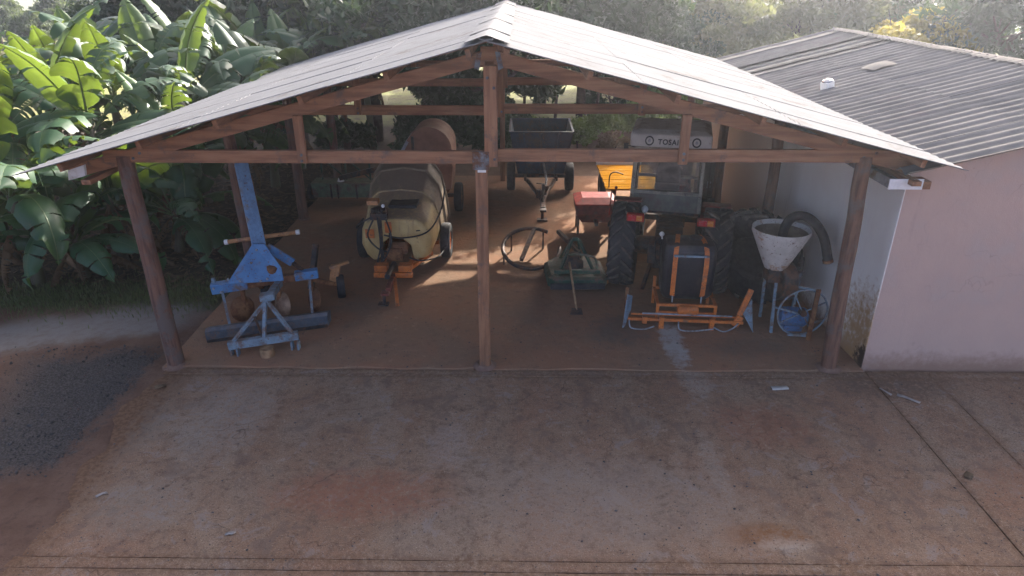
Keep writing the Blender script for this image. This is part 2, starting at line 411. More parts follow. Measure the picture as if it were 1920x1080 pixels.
t, P_, sx_, n0_, n2_, col_ = wall_mat('pink limewash', (.52, .365, .295), (.475, .34, .28), (.43, .325, .275), (.27, .16, .11), .38)
mpk = t.n('ShaderNodeMapping'); t.l(P_, mpk.inputs[0]); mpk.inputs['Scale'].default_value = (2.2, 2.2, .3)
rain = t.ramp(t.noise(mpk.outputs[0], 2.2, 8, .72), .54, .70, 0, .55)
top = t.ramp(t.math('ADD', sx_.outputs[2], t.math('MULTIPLY', n0_, .8)), 1.6, 3.6)
col_ = t.mix(t.math('MULTIPLY', rain, top), col_, (.30, .22, .185))
col_ = t.mix(t.ramp(n0_, .52, .62, 0, .35), col_, (.45, .375, .335))
vc_ = t.n('ShaderNodeTexVoronoi', feature='DISTANCE_TO_EDGE'); wv2 = t.n('ShaderNodeVectorMath', operation='ADD'); nz2 = t.n('ShaderNodeTexNoise')
t.l(P_, nz2.inputs['Vector']); nz2.inputs['Scale'].default_value = 2.5; t.l(P_, wv2.inputs[0]); t.l(nz2.outputs['Color'], wv2.inputs[1]); t.l(wv2.outputs[0], vc_.inputs['Vector']); vc_.inputs['Scale'].default_value = .55
col_ = t.mix(t.math('MULTIPLY', t.ramp(vc_.outputs['Distance'], .004, .001), t.ramp(n0_, .46, .56, 0, .22)), col_, (.2, .13, .10))
M['pink'] = t.done(col_, .9, 0, .15)
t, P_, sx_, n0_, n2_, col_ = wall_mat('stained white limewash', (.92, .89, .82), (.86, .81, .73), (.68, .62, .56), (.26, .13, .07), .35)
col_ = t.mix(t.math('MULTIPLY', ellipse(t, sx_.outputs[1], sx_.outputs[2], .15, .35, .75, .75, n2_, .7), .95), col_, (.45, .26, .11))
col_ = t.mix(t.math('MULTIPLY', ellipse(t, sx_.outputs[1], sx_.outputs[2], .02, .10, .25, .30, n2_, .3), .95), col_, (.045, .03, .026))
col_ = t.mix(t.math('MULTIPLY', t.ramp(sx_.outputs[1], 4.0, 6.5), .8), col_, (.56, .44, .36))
M['white_wall'] = t.done(col_, .9, 0, .2)
M['ground'] = ground_mat()
M['concrete'] = concrete_mat()
M['floor'] = floor_mat()
M['gravel'] = pm('dark gravel stone', (.10, .092, .085), (.045, .042, .04), scale=3, rough=.9, bump=.4, dirt=(.15, .1, .08), amt=.25)
M['mud'] = pm('packed red soil', (.24, .155, .115), (.19, .12, .09), scale=12, rough=1.0, bump=.8, spec=.05)
M['litter'] = leaf_mat('fallen leaf', (.17, .115, .065), (.10, .07, .042), (.2, .13, .06), .2, .85, 8)
M['paper'] = pm('pale scrap', (.33, .30, .27), (.24, .21, .19), scale=20, rough=.8)

# ------------------------------------------------------------------ mesh helpers
def V(*a):
    return Vector(a)

class MB:
    def __init__(s):
        s.v, s.f, s.mi = [], [], []
        s.cur = 0
    def add(s, vs, fs):
        b = len(s.v)
        s.v += [tuple(x) for x in vs]
        s.f += [tuple(i + b for i in f) for f in fs]
        s.mi += [s.cur] * len(fs)
        return s
    def box(s, x0, x1, y0, y1, z0, z1):
        vs = [(x0, y0, z0), (x1, y0, z0), (x1, y1, z0), (x0, y1, z0), (x0, y0, z1), (x1, y0, z1), (x1, y1, z1), (x0, y1, z1)]
        return s.add(vs, [(3, 2, 1, 0), (4, 5, 6, 7), (0, 1, 5, 4), (1, 2, 6, 5), (2, 3, 7, 6), (3, 0, 4, 7)])
    def bar(s, p, q, wd, ht, up=(0, 0, 1)):
        p, q = Vector(p), Vector(q)
        d = (q - p).normalized()
        u = Vector(up)
        if abs(d.dot(u)) > .98:
            u = Vector((0, 1, 0))
        r = d.cross(u).normalized()
        u = r.cross(d)
        vs = []
        for c in (p, q):
            for a, b in ((-1, -1), (1, -1), (1, 1), (-1, 1)):
                vs.append(c + r * a * wd / 2 + u * b * ht / 2)
        return s.add(vs, [(0, 1, 2, 3), (7, 6, 5, 4), (4, 5, 1, 0), (5, 6, 2, 1), (6, 7, 3, 2), (7, 4, 0, 3)])
    def tube(s, pts, r, n=8, cap=True, closed=False):
        pts = [Vector(p) for p in pts]
        k = len(pts)
        rs = r if isinstance(r, (list, tuple)) else [r] * k
        vs, fs = [], []
        u = None
        for i, p in enumerate(pts):
            if closed:
                d = (pts[(i + 1) % k] - pts[i - 1]).normalized()
            else:
                d = (pts[min(i + 1, k - 1)] - pts[max(i - 1, 0)]).normalized()
            if u is None:
                u = Vector((0, 0, 1)) if abs(d.z) < .9 else Vector((0, 1, 0))
            u = (u - d * u.dot(d)).normalized()
            rr = d.cross(u)
            for j in range(n):
                a = 2 * math.pi * j / n
                vs.append(p + (u * math.cos(a) + rr * math.sin(a)) * rs[i])
        m = k if closed else k - 1
        for i in range(m):
            for j in range(n):
                a, b = i * n + j, i * n + (j + 1) % n
                c, d2 = ((i + 1) % k) * n + (j + 1) % n, ((i + 1) % k) * n + j
                fs.append((a, d2, c, b))
        if cap and not closed:
            fs.append(tuple(range(n)))
            fs.append(tuple((k - 1) * n + j for j in reversed(range(n))))
        return s.add(vs, fs)
    def lathe(s, prof, origin=(0, 0, 0), axis=(0, 0, 1), n=20, cap=True):
        o, ax = Vector(origin), Vector(axis).normalized()
        q = ax.to_track_quat('Z', 'Y')
        vs, fs = [], []
        for r, z in prof:
            for j in range(n):
                a = 2 * math.pi * j / n
                vs.append(o + q @ Vector((r * math.cos(a), r * math.sin(a), z)))
        for i in range(len(prof) - 1):
            for j in range(n):
                a, b = i * n + j, i * n + (j + 1) % n
                fs.append((a, b, b + n, a + n))
        if cap:
            fs.append(tuple(reversed(range(n))))
            fs.append(tuple((len(prof) - 1) * n + j for j in range(n)))
        return s.add(vs, fs)
    def loft(s, rings, cap=True):
        n = len(rings[0])
        vs = [p for r in rings for p in r]
        fs = []
        for i in range(len(rings) - 1):
            for j in range(n):
                a, b = i * n + j, i * n + (j + 1) % n
                fs.append((a, b, b + n, a + n))
        if cap:
            fs.append(tuple(reversed(range(n))))
            fs.append(tuple((len(rings) - 1) * n + j for j in range(n)))
        return s.add(vs, fs)
    def prism(s, pts, ext):
        e = Vector(ext)
        a = [Vector(p) for p in pts]
        return s.loft([a, [p + e for p in a]])
    def ball(s, c, r, n=10, squash=1.0):
        prof = [(max(.001, r * math.sin(math.pi * i / 8)), -r * squash * math.cos(math.pi * i / 8)) for i in range(9)]
        return s.lathe(prof, c, (0, 0, 1), n)
    def mesh(s, name, mats, smooth=False, fix=True):
        me = bpy.data.meshes.new(name)
        me.from_pydata(s.v, [], s.f)
        mats = mats if isinstance(mats, (list, tuple)) else [mats]
        for m in mats:
            me.materials.append(M[m] if isinstance(m, str) else m)
        if len(mats) > 1:
            me.polygons.foreach_set('material_index', s.mi)
        if fix:
            bm = bmesh.new(); bm.from_mesh(me)
            bmesh.ops.recalc_face_normals(bm, faces=bm.faces)
            bm.to_mesh(me); bm.free()
        if smooth:
            for p in me.polygons:
                p.use_smooth = True
            if smooth is not True:
                me.set_sharp_from_angle(angle=R(smooth))
        me.update()
        return me
    def build(s, name, mat, parent=None, smooth=False, bevel=0.0, fix=True):
        o = bpy.data.objects.new(name, s.mesh(name, mat, smooth, fix))
        COL.objects.link(o)
        if parent is not None:
            o.parent = parent
        if bevel:
            b = o.modifiers.new('soft edges', 'BEVEL')
            b.width = bevel; b.segments = 2; b.limit_method = 'ANGLE'; b.angle_limit = R(40)
        return o

def tag(o, label=None, cat=None, group=None, kind=None):
    if label: o['label'] = label
    if cat: o['category'] = cat
    if group: o['group'] = group
    if kind: o['kind'] = kind
    return o

def empty(name, loc=(0, 0, 0), rz=0.0):
    o = bpy.data.objects.new(name, None)
    o.location = loc
    o.rotation_euler = (0, 0, rz)
    o.empty_display_size = .2
    COL.objects.link(o)
    return o

def inst(name, me, parent, loc=(0, 0, 0), rot=(0, 0, 0), scl=(1, 1, 1)):
    o = bpy.data.objects.new(name, me)
    COL.objects.link(o)
    o.parent = parent
    o.location = loc; o.rotation_euler = rot; o.scale = scl
    return o

def copy_tree(o, parent=None):
    c = o.copy()
    COL.objects.link(c)
    c.parent = parent
    for ch in o.children:
        copy_tree(ch, c)
    return c

def curve(p, n=14):
    """Catmull-Rom through the points."""
    p = [Vector(x) for x in p]
    out = []
    for i in range(len(p) - 1):
        a, b, c, d = p[max(i - 1, 0)], p[i], p[i + 1], p[min(i + 2, len(p) - 1)]
        for j in range(n):
            t = j / n
            out.append(.5 * ((2 * b) + (c - a) * t + (2 * a - 5 * b + 4 * c - d) * t * t + (3 * b - a - 3 * c + d) * t ** 3))
    out.append(p[-1])
    return out

# ------------------------------------------------------------------ terrain
def ground_z(x, y):
    z = -0.05 + .02 * math.sin(x * 1.7 + .6 * y) * math.sin(y * 1.3)
    if -12 < y < 1.0 and -8 < x < -4:
        k = max(0.0, 1 - abs(x + 5.5) / 1.2) * min(1.0, (1.0 - y) / 1.0)
        z += .045 * k * k * (3 - 2 * k)
    d = max(0.0, y - 45)
    z -= 7.0 * min(1.0, d / 90) ** 1.5
    if y > 170:
        z += (y - 170) * .045 + 2.5 * math.sin(x * .012 + 1) * min(1, (y - 170) / 150)
    return z

def axis_pts(spec):
    out = []
    for a, b, st in spec:
        out += list(np.arange(a, b, st))
    return out
gx = axis_pts([(-520, -100, 60), (-100, -24, 8), (-24, -14, 1), (-14, -4, .3), (-4, 14, 1), (14, 60, 4), (60, 120, 12), (120, 521, 50)])
gy = axis_pts([(-60, -8, 4), (-8, 12, .35), (12, 30, 1), (30, 60, 3), (60, 200, 10), (200, 501, 30)])
mb = MB()
mb.v = [(x, y, ground_z(x, y)) for y in gy for x in gx]
nx = len(gx)
mb.f = [(j * nx + i, j * nx + i + 1, (j + 1) * nx + i + 1, (j + 1) * nx + i) for j in range(len(gy) - 1) for i in range(nx - 1)]
mb.mi = [0] * len(mb.f)
tag(mb.build('ground', 'ground', smooth=True, fix=False), kind='structure')

# concrete yard, poured in bays with open joints between them
yard = empty('concrete_yard')
tag(yard, kind='structure')
def bay(x0, x1, y0, y1, ztop=0.0, left=None, mat='concrete', name='slab', parent=yard, jit=.004):
    r = random.Random(int(x0 * 91 + y0 * 37))
    pts = []
    def edge(a, b, k, jx, jy):
        for i in range(k):
            f = i / k
            pts.append((a[0] + (b[0] - a[0]) * f + r.uniform(-jx, jx), a[1] + (b[1] - a[1]) * f + r.uniform(-jy, jy)))
    k = max(4, int((x1 - x0) / .35))
    edge((x0, y0), (x1, y0), k, 0, jit)
    edge((x1, y0), (x1, y1), max(3, int((y1 - y0) / .35)), jit, 0)
    edge((x1, y1), (x0, y1), k, 0, jit)
    if left:
        pts.extend(left)
    else:
        edge((x0, y1), (x0, y0), max(3, int((y1 - y0) / .35)), jit, 0)
    m = MB()
    m.prism([(x, y, ztop - .12) for x, y in pts], (0, 0, .12))
    return m.build(name, mat, parent, bevel=.005)
lf = []
for i in range(26):
    f = i / 25
    y = -.29 - f * 3.43
    x = -5.45 + .35 * min(1, f * 1.2) + .09 * math.sin(f * 17) + random.uniform(-.05, .05)
    if f < .06:
        x += .25 - f * 4
    lf.append((x, y))
bay(-5.2, 5.14, -3.744, -.268, 0, lf)
bay(-5.3, 5.14, -.262, -.10, .004, jit=.008)
bay(-5.3, 5.14, -3.886, -3.750, .003)
bay(-5.4, 5.14, -7.4, -3.892, 0)
bay(5.15, 6.05, -3.73, -.06, .004)
bay(6.06, 12.2, -3.73, -.06, -.002)
bay(5.15, 12.2, -3.886, -3.750, 0)
bay(5.15, 12.2, -7.4, -3.892, .002)
fl = bay(-5.35, 5.11, -.085, 10.6, .022, mat='floor', name='shed_floor', parent=None, jit=.03)
tag(fl, kind='structure')

# ------------------------------------------------------------------ machine shed
shed = empty('machine_shed')
tag(shed, 'open timber machine shed with a pale corrugated gable roof', 'shed')
RX = -0.40
def zroof(x):
    return 4.70 - (.265 if x < RX else .250) * abs(x - RX)
TR = [0.0, 3.35, 6.7, 10.05]

def log_post(x, y, h, r, lean=(0, 0), seed=0):
    rr = random.Random(seed)
    pts, rs = [], []
    k = 9
    for i in range(k):
        f = i / (k - 1)
        pts.append((x + lean[0] * f + rr.uniform(-.012, .012), y + lean[1] * f + rr.uniform(-.012, .012), -.1 + (h + .1) * f))
        rs.append(r * (1.06 - .16 * f) * rr.uniform(.97, 1.03))
    return MB().tube(pts, rs, 12)
for i, y in enumerate(TR):
    log_post(-5.2, y, 3.2, .115, (-.05, .0), 10 + i).build('post', 'log', shed, smooth=50)
    log_post(4.62, y, 3.22, .105, (-.14 if i == 0 else -.05, .0), 30 + i).build('post', 'log', shed, smooth=50)
MB().box(-.60, -.44, -.08, .08, -.1, 3.115).build('post', 'wood_z', shed, bevel=.012)
MB().box(-.58, -.44, 10.0, 10.14, -.1, 3.115).build('post', 'wood_z', shed, bevel=.012)
for i, y in enumerate(TR):
    z0, z1 = 3.12, 3.285
    # the tie beam is two lengths scarfed beside the centre
    MB().box(-5.5, -.42, y - .04, y + .04, z0, z1).build('tie_beam', 'wood_x', shed, bevel=.008)
    MB().box(-.415, 4.98, y - .042, y + .038, z0 + .03, z1 + .03).build('tie_beam', 'wood_x', shed, bevel=.008)
    for sgn in (-1, 1):
        xe = -6.0 if sgn < 0 else 5.12
        xa = RX + sgn * .07
        a = (xa, y, zroof(xa) - .235)
        b = (xe, y, zroof(xe) - .235)
        MB().bar(a, b, .07, .17).build('rafter', 'wood_x', shed, bevel=.008)
    MB().box(-.47, -.30, y - .115, y - .046, 3.10, zroof(RX) - .34).build('king_post', 'wood_z', shed, bevel=.008)
    for x in (-2.85, 2.1):
        MB().box(x - .06, x + .06, y - .112, y - .046, 3.135, zroof(x) - .30).build('hanger', 'wood_z', shed, bevel=.008)
    for sgn in (-1, 1):
        x0 = RX + sgn * .08
        MB().prism([(x0, y - .125, zroof(x0) - .15), (x0 + sgn * .06, y - .125, zroof(x0) - .16), (x0 + sgn * .10, y - .125, zroof(x0) - .34), (x0 + sgn * .04, y - .125, zroof(x0) - .37)], (0, .006, 0)).build('gusset_plate', 'steel_plate', shed)
    MB().bar((RX - .1, y - .05, zroof(RX) - .20), (RX + .1, y - .05, zroof(RX) - .20), .05, .16).build('ridge_block', 'wood_x', shed)
    MB().box(-.63, -.41, y - .12, y - .088, 3.06, 3.30).build('strap', 'steel_plate', shed)
pb = MB().lathe([(.02, 0), (.02, .014), (.012, .02)], (0, 0, 0), (0, -1, 0), 6).mesh('bolt', 'steel_plate')
for y in TR[:2]:
    for x, z in ((-.44, 3.24), (-.34, 3.2), (-.42, 4.22), (-.34, 4.1), (-2.85, 3.17), (-2.85, 3.25), (2.1, 3.2), (2.1, 3.28)):
        inst('bolt', pb, shed, (x, y - .118, z))
    for x, z in ((-5.1, 3.18), (-5.0, 3.25), (4.45, 3.22), (4.6, 3.28)):
        inst('bolt', pb, shed, (x, y - .043, z))
for i, (x, y, r0) in enumerate([(-5.2, y_, .12) for y_ in TR] + [(4.62, y_, .11) for y_ in TR] + [(-.52, 0, .11)]):
    rr_ = random.Random(i)
    pts_ = [(r0 * 1.0, .05), (r0 * 1.12, .035), (r0 * 1.35, .012), (r0 * 1.7, .002)]
    mm = MB().lathe(pts_, (x, y, .02 if x > -5 else .0), (0, 0, 1), 14, cap=False)
    mm.v = [(a + rr_.uniform(-.015, .015), b + rr_.uniform(-.015, .015), c + rr_.uniform(-.006, .006)) for a, b, c in mm.v]
    mm.build('soil_mound', 'mud', shed, smooth=True)
# purlins
PXL = [-5.75, -4.75, -3.7, -2.65, -1.6, -.62]
PXR = [-.18, .8, 1.85, 2.9, 3.95, 4.95]
pl = MB().box(-.03, .03, -.5, 10.5, -.05, .05).mesh('purlin', 'wood_y')
for x in PXL + PXR:
    inst('purlin', pl, shed, (x, random.uniform(-.1, .05), zroof(x) - .095), (0, math.atan(.26) * (1 if x > RX else -1), 0))
# stub ends of the eave plates
for x, xx in ((-5.55, 'wood_y'), (4.98, 'wood_y')):
    MB().box(x - .06, x + .06, -.45, 10.4, zroof(x) - .40, zroof(x) - .335).build('wall_plate', xx, shed, bevel=.006)
MB().prism([(-5.75, -.47, 3.0), (-5.52, -.47, 3.06), (-5.50, -.47, 3.2), (-5.72, -.47, 3.13)], (0, .04, 0)).build('end_board', 'cab_white', shed)
# the tag on the middle post
MB().box(-.565, -.455, -.095, -.082, 3.02, 3.10).build('tag_plate', 'white_paint', shed)

def corrugated(length, width, pitch=.177, amp=.026, th=.008, per=8, seed=0, flat=False):
    n = int(round(width / pitch)) * per
    rr = random.Random(seed)
    ys = [width * i / n - width / 2 for i in range(n + 1)]
    def prof(y):
        u = (y + width / 2) / pitch
        if flat:
            q = (u * .42) % 1.0
            return amp * (1.0 if q < .12 else 0.0)
        return amp * .5 * (1 + math.cos(2 * math.pi * u))
    xs = [0, length * .33, length * .67, length]
    vs, fs = [], []
    for k in (0, 1):
        for x in xs:
            sag = -.006 * math.sin(math.pi * x / length)
            for y in ys:
                vs.append((x + (rr.uniform(-.002, .002) if x in (0, length) else 0), y, prof(y) - k * th + sag))
    m = len(ys); q = len(xs)
    for k in (0, 1):
        for i in range(q - 1):
            for j in range(m - 1):
                a = k * q * m + i * m + j
                f = (a, a + m, a + m + 1, a + 1)
                fs.append(f if k == 0 else f[::-1])
    for i in range(q - 1):
        for j in (0, m - 1):
            a = i * m + j
            fs.append((a, a + q * m, a + q * m + m, a + m))
    for j in range(m - 1):
        for i in (0, q - 1):
            a = i * m + j
            fs.append((a, a + 1, a + 1 + q * m, a + q * m))
    return MB().add(vs, fs)

def roof_side(parent, x_ridge, z_ridge, slope, sgn, run, y0, y1, rows, mats, waves=6, pitch=.177, amp=.026, seed=1, flatcols=(), name='roof_sheet'):
    ang = math.atan(slope)
    total = run / math.cos(ang)
    L = total / rows
    wcol = waves * pitch
    sm = corrugated(L + .16, wcol, pitch=pitch, amp=amp, seed=seed).mesh(name, mats, smooth=40, fix=True)
    fm = corrugated(L + .16, wcol, pitch=pitch, amp=amp * .7, seed=seed, flat=True).mesh(name, mats, smooth=30, fix=True) if flatcols else None
    step = (waves - 1) * pitch
    ncol = int(round((y1 - y0) / step))
    rr = random.Random(seed)
    tilt = .004 if amp < .03 else .008
    for r in range(rows):
        for c in range(ncol):
            d = r * L - .08
            y = y0 + step * (c + .5)
            lift = .006 * (rows - 1 - r) + (.0035 if c % 2 else 0) + rr.uniform(0, .005)
            dx = d * math.cos(ang) * sgn
            zz = z_ridge - d * math.sin(ang) + lift
            o = inst(name, fm if (fm and c in flatcols) else sm, parent, (x_ridge + dx, y + rr.uniform(-.008, .008), zz),
                     (0, (ang + tilt + rr.uniform(-.001, .001)) if sgn > 0 else (math.pi - ang - .010), rr.uniform(-.004, .004)))
            if sgn < 0:
                # mirrored side: run towards -X while keeping the top face up
                o.rotation_euler = (0, ang + tilt + rr.uniform(-.001, .001), math.pi + rr.uniform(-.004, .004))
roof_side(shed, RX, 4.70 - .02, .265, -1, 5.80, -.62, 10.65, 3, 'fibre', seed=3, amp=.013)
roof_side(shed, RX, 4.70 - .02, .250, 1, 5.72, -.62, 10.65, 3, 'fibre', seed=4, amp=.013)
# ridge caps
def cap_mesh(length, slope, half=.26, amp=.012):
    n = int(length / .177) * 6
    vs, fs = [], []
    for i in range(n + 1):
        y = -length / 2 + length * i / n
        wv = amp * .5 * (1 + math.cos(2 * math.pi * (y + length / 2) / .177))
        for x in (-half, -half * .55, -.05, 0, .05, half * .55, half):
            k = 0 if abs(x) < .06 else (abs(x) - .06) / (half - .06)
            vs.append((x, y, -abs(x) * slope + .03 * (1 - k) + wv * k))
    for i in range(n):
        for j in range(6):
            a = i * 7 + j
            fs.append((a, a + 1, a + 8, a + 7))
    return MB().add(vs, fs)
cm = cap_mesh(1.07, .257).mesh('ridge_cap', 'fibre', smooth=True, fix=False)
for i in range(11):
    y = -.62 + 1.0245 * (i + .5)
    inst('ridge_cap', cm, shed, (RX, y, 4.725 + (.006 if i % 2 else 0)), (random.uniform(-.008, .008), random.uniform(-.01, .01), 0))

# ------------------------------------------------------------------ pink building beside the shed
bld = empty('farm_building', (5.12, 0, 0))
tag(bld, 'pink and white plastered farm building with a ribbed grey roof, beside the shed', 'building')
BX, SL, RGX = 5.12, .245, 8.55
def zb(x):
    return 3.10 + SL * (x - 5.0) if x < RGX else 3.10 + SL * (RGX - 5.0) - SL * (x - RGX)
def rel(m, dx=-5.12):
    m.v = [(a + dx, b, c) for a, b, c in m.v]
    return m
m = MB()
pts = [(BX, -.0, -.1), (12.0, 0, -.1), (12.0, 0, zb(12.0) - .06), (RGX, 0, zb(RGX) - .06), (BX, 0, zb(BX) - .06)]
m.prism(pts, (0, .16, 0))
o = m.build('front_wall', 'pink', bld); o.location = (-5.12, 0, 0)
o['label'] = 'plain pink front wall'
m = MB().box(BX + .004, BX + .16, .165, 10.8, -.1, zb(BX) - .065)
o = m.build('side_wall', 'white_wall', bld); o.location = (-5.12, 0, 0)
o['label'] = 'stained white side wall facing into the shed'
# white return at the corner
m = MB().box(BX - .012, BX + .002, .003, 10.79, -.05, zb(BX) - .08)
o = m.build('plaster_skin', 'white_wall', bld); o.location = (-5.12, 0, 0)
m = MB().box(11.85, 12.0, .165, 10.8, -.1, zb(12.0) - .07)
o = m.build('side_wall', 'pink', bld); o.location = (-5.12, 0, 0)
m = MB().prism([(BX + .17, 10.65, -.1), (11.84, 10.65, -.1), (11.84, 10.65, zb(12.0) - .07), (RGX, 10.65, zb(RGX) - .07), (BX + .17, 10.65, zb(BX) - .07)], (0, .15, 0))
o = m.build('back_wall', 'pink', bld); o.location = (-5.12, 0, 0)
roof_side(bld, RGX - 5.12, zb(RGX) + .0, SL, -1, RGX - 4.98, -.28, 11.0, 2, 'fibre_pink', seed=8, amp=.056, pitch=.236, waves=5, flatcols=(8, 9, 11))
roof_side(bld, RGX - 5.12, zb(RGX) + .0, SL, 1, 3.75, -.28, 11.0, 2, 'fibre_pink', seed=9, amp=.056, pitch=.236, waves=5)
cm2 = cap_mesh(1.09, SL, .16, .03).mesh('ridge_cap', 'fibre_pink', smooth=True, fix=False)
for i in range(11):
    inst('ridge_cap', cm2, bld, (RGX - 5.12, -.28 + 1.025 * (i + .5), zb(RGX) + .055 + (.006 if i % 2 else 0)), (random.uniform(-.01, .01), 0, 0))
# eave gutter with its white stopped end
m = MB()
m.box(-.42, -.03, -.33, 10.6, 2.895, 2.905).box(-.42, -.41, -.33, 10.6, 2.905, 3.02).box(-.04, -.03, -.33, 10.6, 2.905, 2.98)
m.build('gutter', 'zinc', bld)
MB().box(-.43, .0, -.345, -.332, 2.885, 3.02).build('gutter_end', 'white_paint', bld)
MB().box(.01, .16, -.25, -.002, 2.86, 2.96).build('lintel_end', 'wood_y', bld)
# vent cowl and loose ridge piece lying on the roof
def on_roof(x):
    return zb(x) + .05
m = MB().box(-.12, .12, -.11, .11, -.06, .16)
v1 = m.build('roof_vent', 'white_paint', bld, bevel=.02); v1.location = (5.95 - 5.12, 4.9, on_roof(5.95) - .02); v1.rotation_euler = (0, -.24, .4); v1.scale = (.8, .8, .8)
MB().lathe([(.13, 0), (.12, .03), (.02, .07)], (0, 0, .16), (0, 0, 1), 10).build('cowl', 'zinc', v1)
m = MB()
vs, fs = [], []
for i in range(9):
    for j in range(5):
        a, b = -0.26 + .52 * i / 8, -.2 + .4 * j / 4
        vs.append((a, b, .07 * math.cos(a * 4) * math.cos(b * 5)))
for i in range(8):
    for j in range(4):
        a = i * 5 + j
        fs.append((a, a + 5, a + 6, a + 1))
m.add(vs, fs)
pp = m.build('roof_patch', 'fibre_pink', bld, smooth=True); pp.location = (7.15 - 5.12, 5.5, on_roof(7.15) + .01); pp.rotation_euler = (0, -.24, .2)

# ------------------------------------------------------------------ wheels
def tyre_mesh(r, wd, lugs=0, lug_h=.035, hub=.5, mat='rubber'):
    h = wd / 2
    prof = [(r * hub, -h * .72), (r * (hub + .16), -h * .95), (r * .86, -h * 1.0), (r * .955, -h * .86), (r * .985, -h * .45), (r * .99, 0),
            (r * .985, h * .45), (r * .955, h * .86), (r * .86, h * 1.0), (r * (hub + .16), h * .95), (r * hub, h * .72)]
    m = MB()
    m.lathe(prof, (0, 0, 0), (1, 0, 0), 36, cap=False)
    m.cur = 1
    for i in range(lugs):
        for sd_ in (-1, 1):
            a0 = 2 * math.pi * (i + (.5 if sd_ > 0 else 0)) / lugs
            a1 = a0 + .55 * 2 * math.pi / lugs * 2.0
            def pt(a, x, rr):
                return Vector((x, rr * math.cos(a), rr * math.sin(a)))
            wA = .17 * 2 * math.pi / lugs * 1.7
            xs_ = [sd_ * .01, sd_ * h * .55, sd_ * h * 1.0]
            aa = [a1, (a0 + a1) / 2 + .02, a0]
            rings = []
            for x, a in zip(xs_, aa):
                ro = r * (1.0 if abs(x) < h * .9 else .955)
                rings.append([pt(a - wA / 2, x, ro * .94), pt(a + wA / 2, x, ro * .94), pt(a + wA / 2.6, x, ro + lug_h), pt(a - wA / 2.6, x, ro + lug_h)])
            m.loft(rings)
    return m.mesh('tyre', [mat, 'rubber_lug'], smooth=35)

def rim_mesh(r, wd, hub=.5, mat='red'):
    m = MB()
    rr = r * hub
    m.lathe([(.001, .0), (rr * .35, .0), (rr * .4, .05), (rr * .8, .02), (rr * .86, wd * .3), (rr * 1.04, wd * .36), (rr * 1.04, -wd * .36), (rr * .9, -wd * .3), (rr * .8, -.03), (.001, -.03)], (0, 0, 0), (1, 0, 0), 24, cap=False)
    for k in range(6):
        a = k * math.pi / 3
        m.lathe([(.018, 0), (.018, .08)], (0, rr * .28 * math.cos(a), rr * .28 * math.sin(a)), (1, 0, 0), 6)
    return m.mesh('rim', mat, smooth=35)

def wheel(parent, loc, r, wd, lugs=0, hub=.5, rimmat='dark_steel', rz=0.0, flip=False, lug_h=.035, cache={}):
    key = (r, wd, lugs, hub, rimmat)
    if key not in cache:
        cache[key] = (tyre_mesh(r, wd, lugs, lug_h, hub), rim_mesh(r, wd, hub, rimmat))
    a, b = cache[key]
    o = inst('wheel', a, parent, loc, (0, 0, rz + (math.pi if flip else 0)))
    o.rotation_euler.x = random.uniform(0, 3)
    inst('rim', b, o)
    return o

# ------------------------------------------------------------------ tractor
TX, TY, TA = 2.72, 2.95, R(-13)
tr = empty('tractor', (TX, TY, .022), TA)
tag(tr, 'red farm tractor with an off-white cab, parked with its back to the yard', 'tractor')
wheel(tr, (-.80, 0, .79), .755, .48, 20, .55, 'cab_white', flip=True)
wheel(tr, (.84, 0, .79), .755, .48, 20, .55, 'cab_white')
wheel(tr, (-.72, 2.55, .50), .475, .32, 16, .5, 'cab_white', flip=True)
wheel(tr, (.72, 2.55, .50), .475, .32, 16, .5, 'cab_white')
m = MB()
m.box(-.24, .24, -.42, .5, .5, 1.12).box(-.2, .2, .5, 2.0, .55, .98)
m.lathe([(.14, -.62), (.17, -.5), (.17, .5), (.14, .62)], (0, 0, .79), (1, 0, 0), 16)
m.box(-.34, .34, -.5, -.40, .62, .98)
m.build('rear_housing', 'dark_steel', tr, bevel=.02)
m = MB()
for k in range(5):
    MB().tube(curve([(-.2 + .09 * k, -.46, 1.08 - .03 * (k % 2)), (-.22 + .1 * k, -.62, 1.0), (-.18 + .08 * k, -.6, .72), (-.1 + .05 * k, -.5, .55)], 6), .014, 6).build('hydraulic_hose', 'rubber', tr)
# hood and nose
m = MB()
def hood_ring(y, wd, z0, z1):
    return [(-wd, y, z0), (-wd, y, z1 - .1), (-wd + .1, y, z1), (wd - .1, y, z1), (wd, y, z1 - .1), (wd, y, z0)]
m.loft([hood_ring(1.55, .34, .95, 1.52), hood_ring(2.6, .32, .92, 1.45), hood_ring(3.0, .29, .8, 1.36), hood_ring(3.05, .25, .7, 1.28)])
m.build('hood', 'red', tr, smooth=40, bevel=.015)
m = MB().box(-.3, .3, 2.1, 3.0, .45, .68).bar((-.62, 2.55, .5), (.62, 2.55, .5), .12, .12)
m.build('front_axle', 'dark_steel', tr, bevel=.01)
m = MB().tube([(.3, 2.1, 1.4), (.3, 2.1, 2.15), (.32, 2.1, 2.3)], .035, 8)
m.build('exhaust', 'dark_steel', tr, smooth=40)
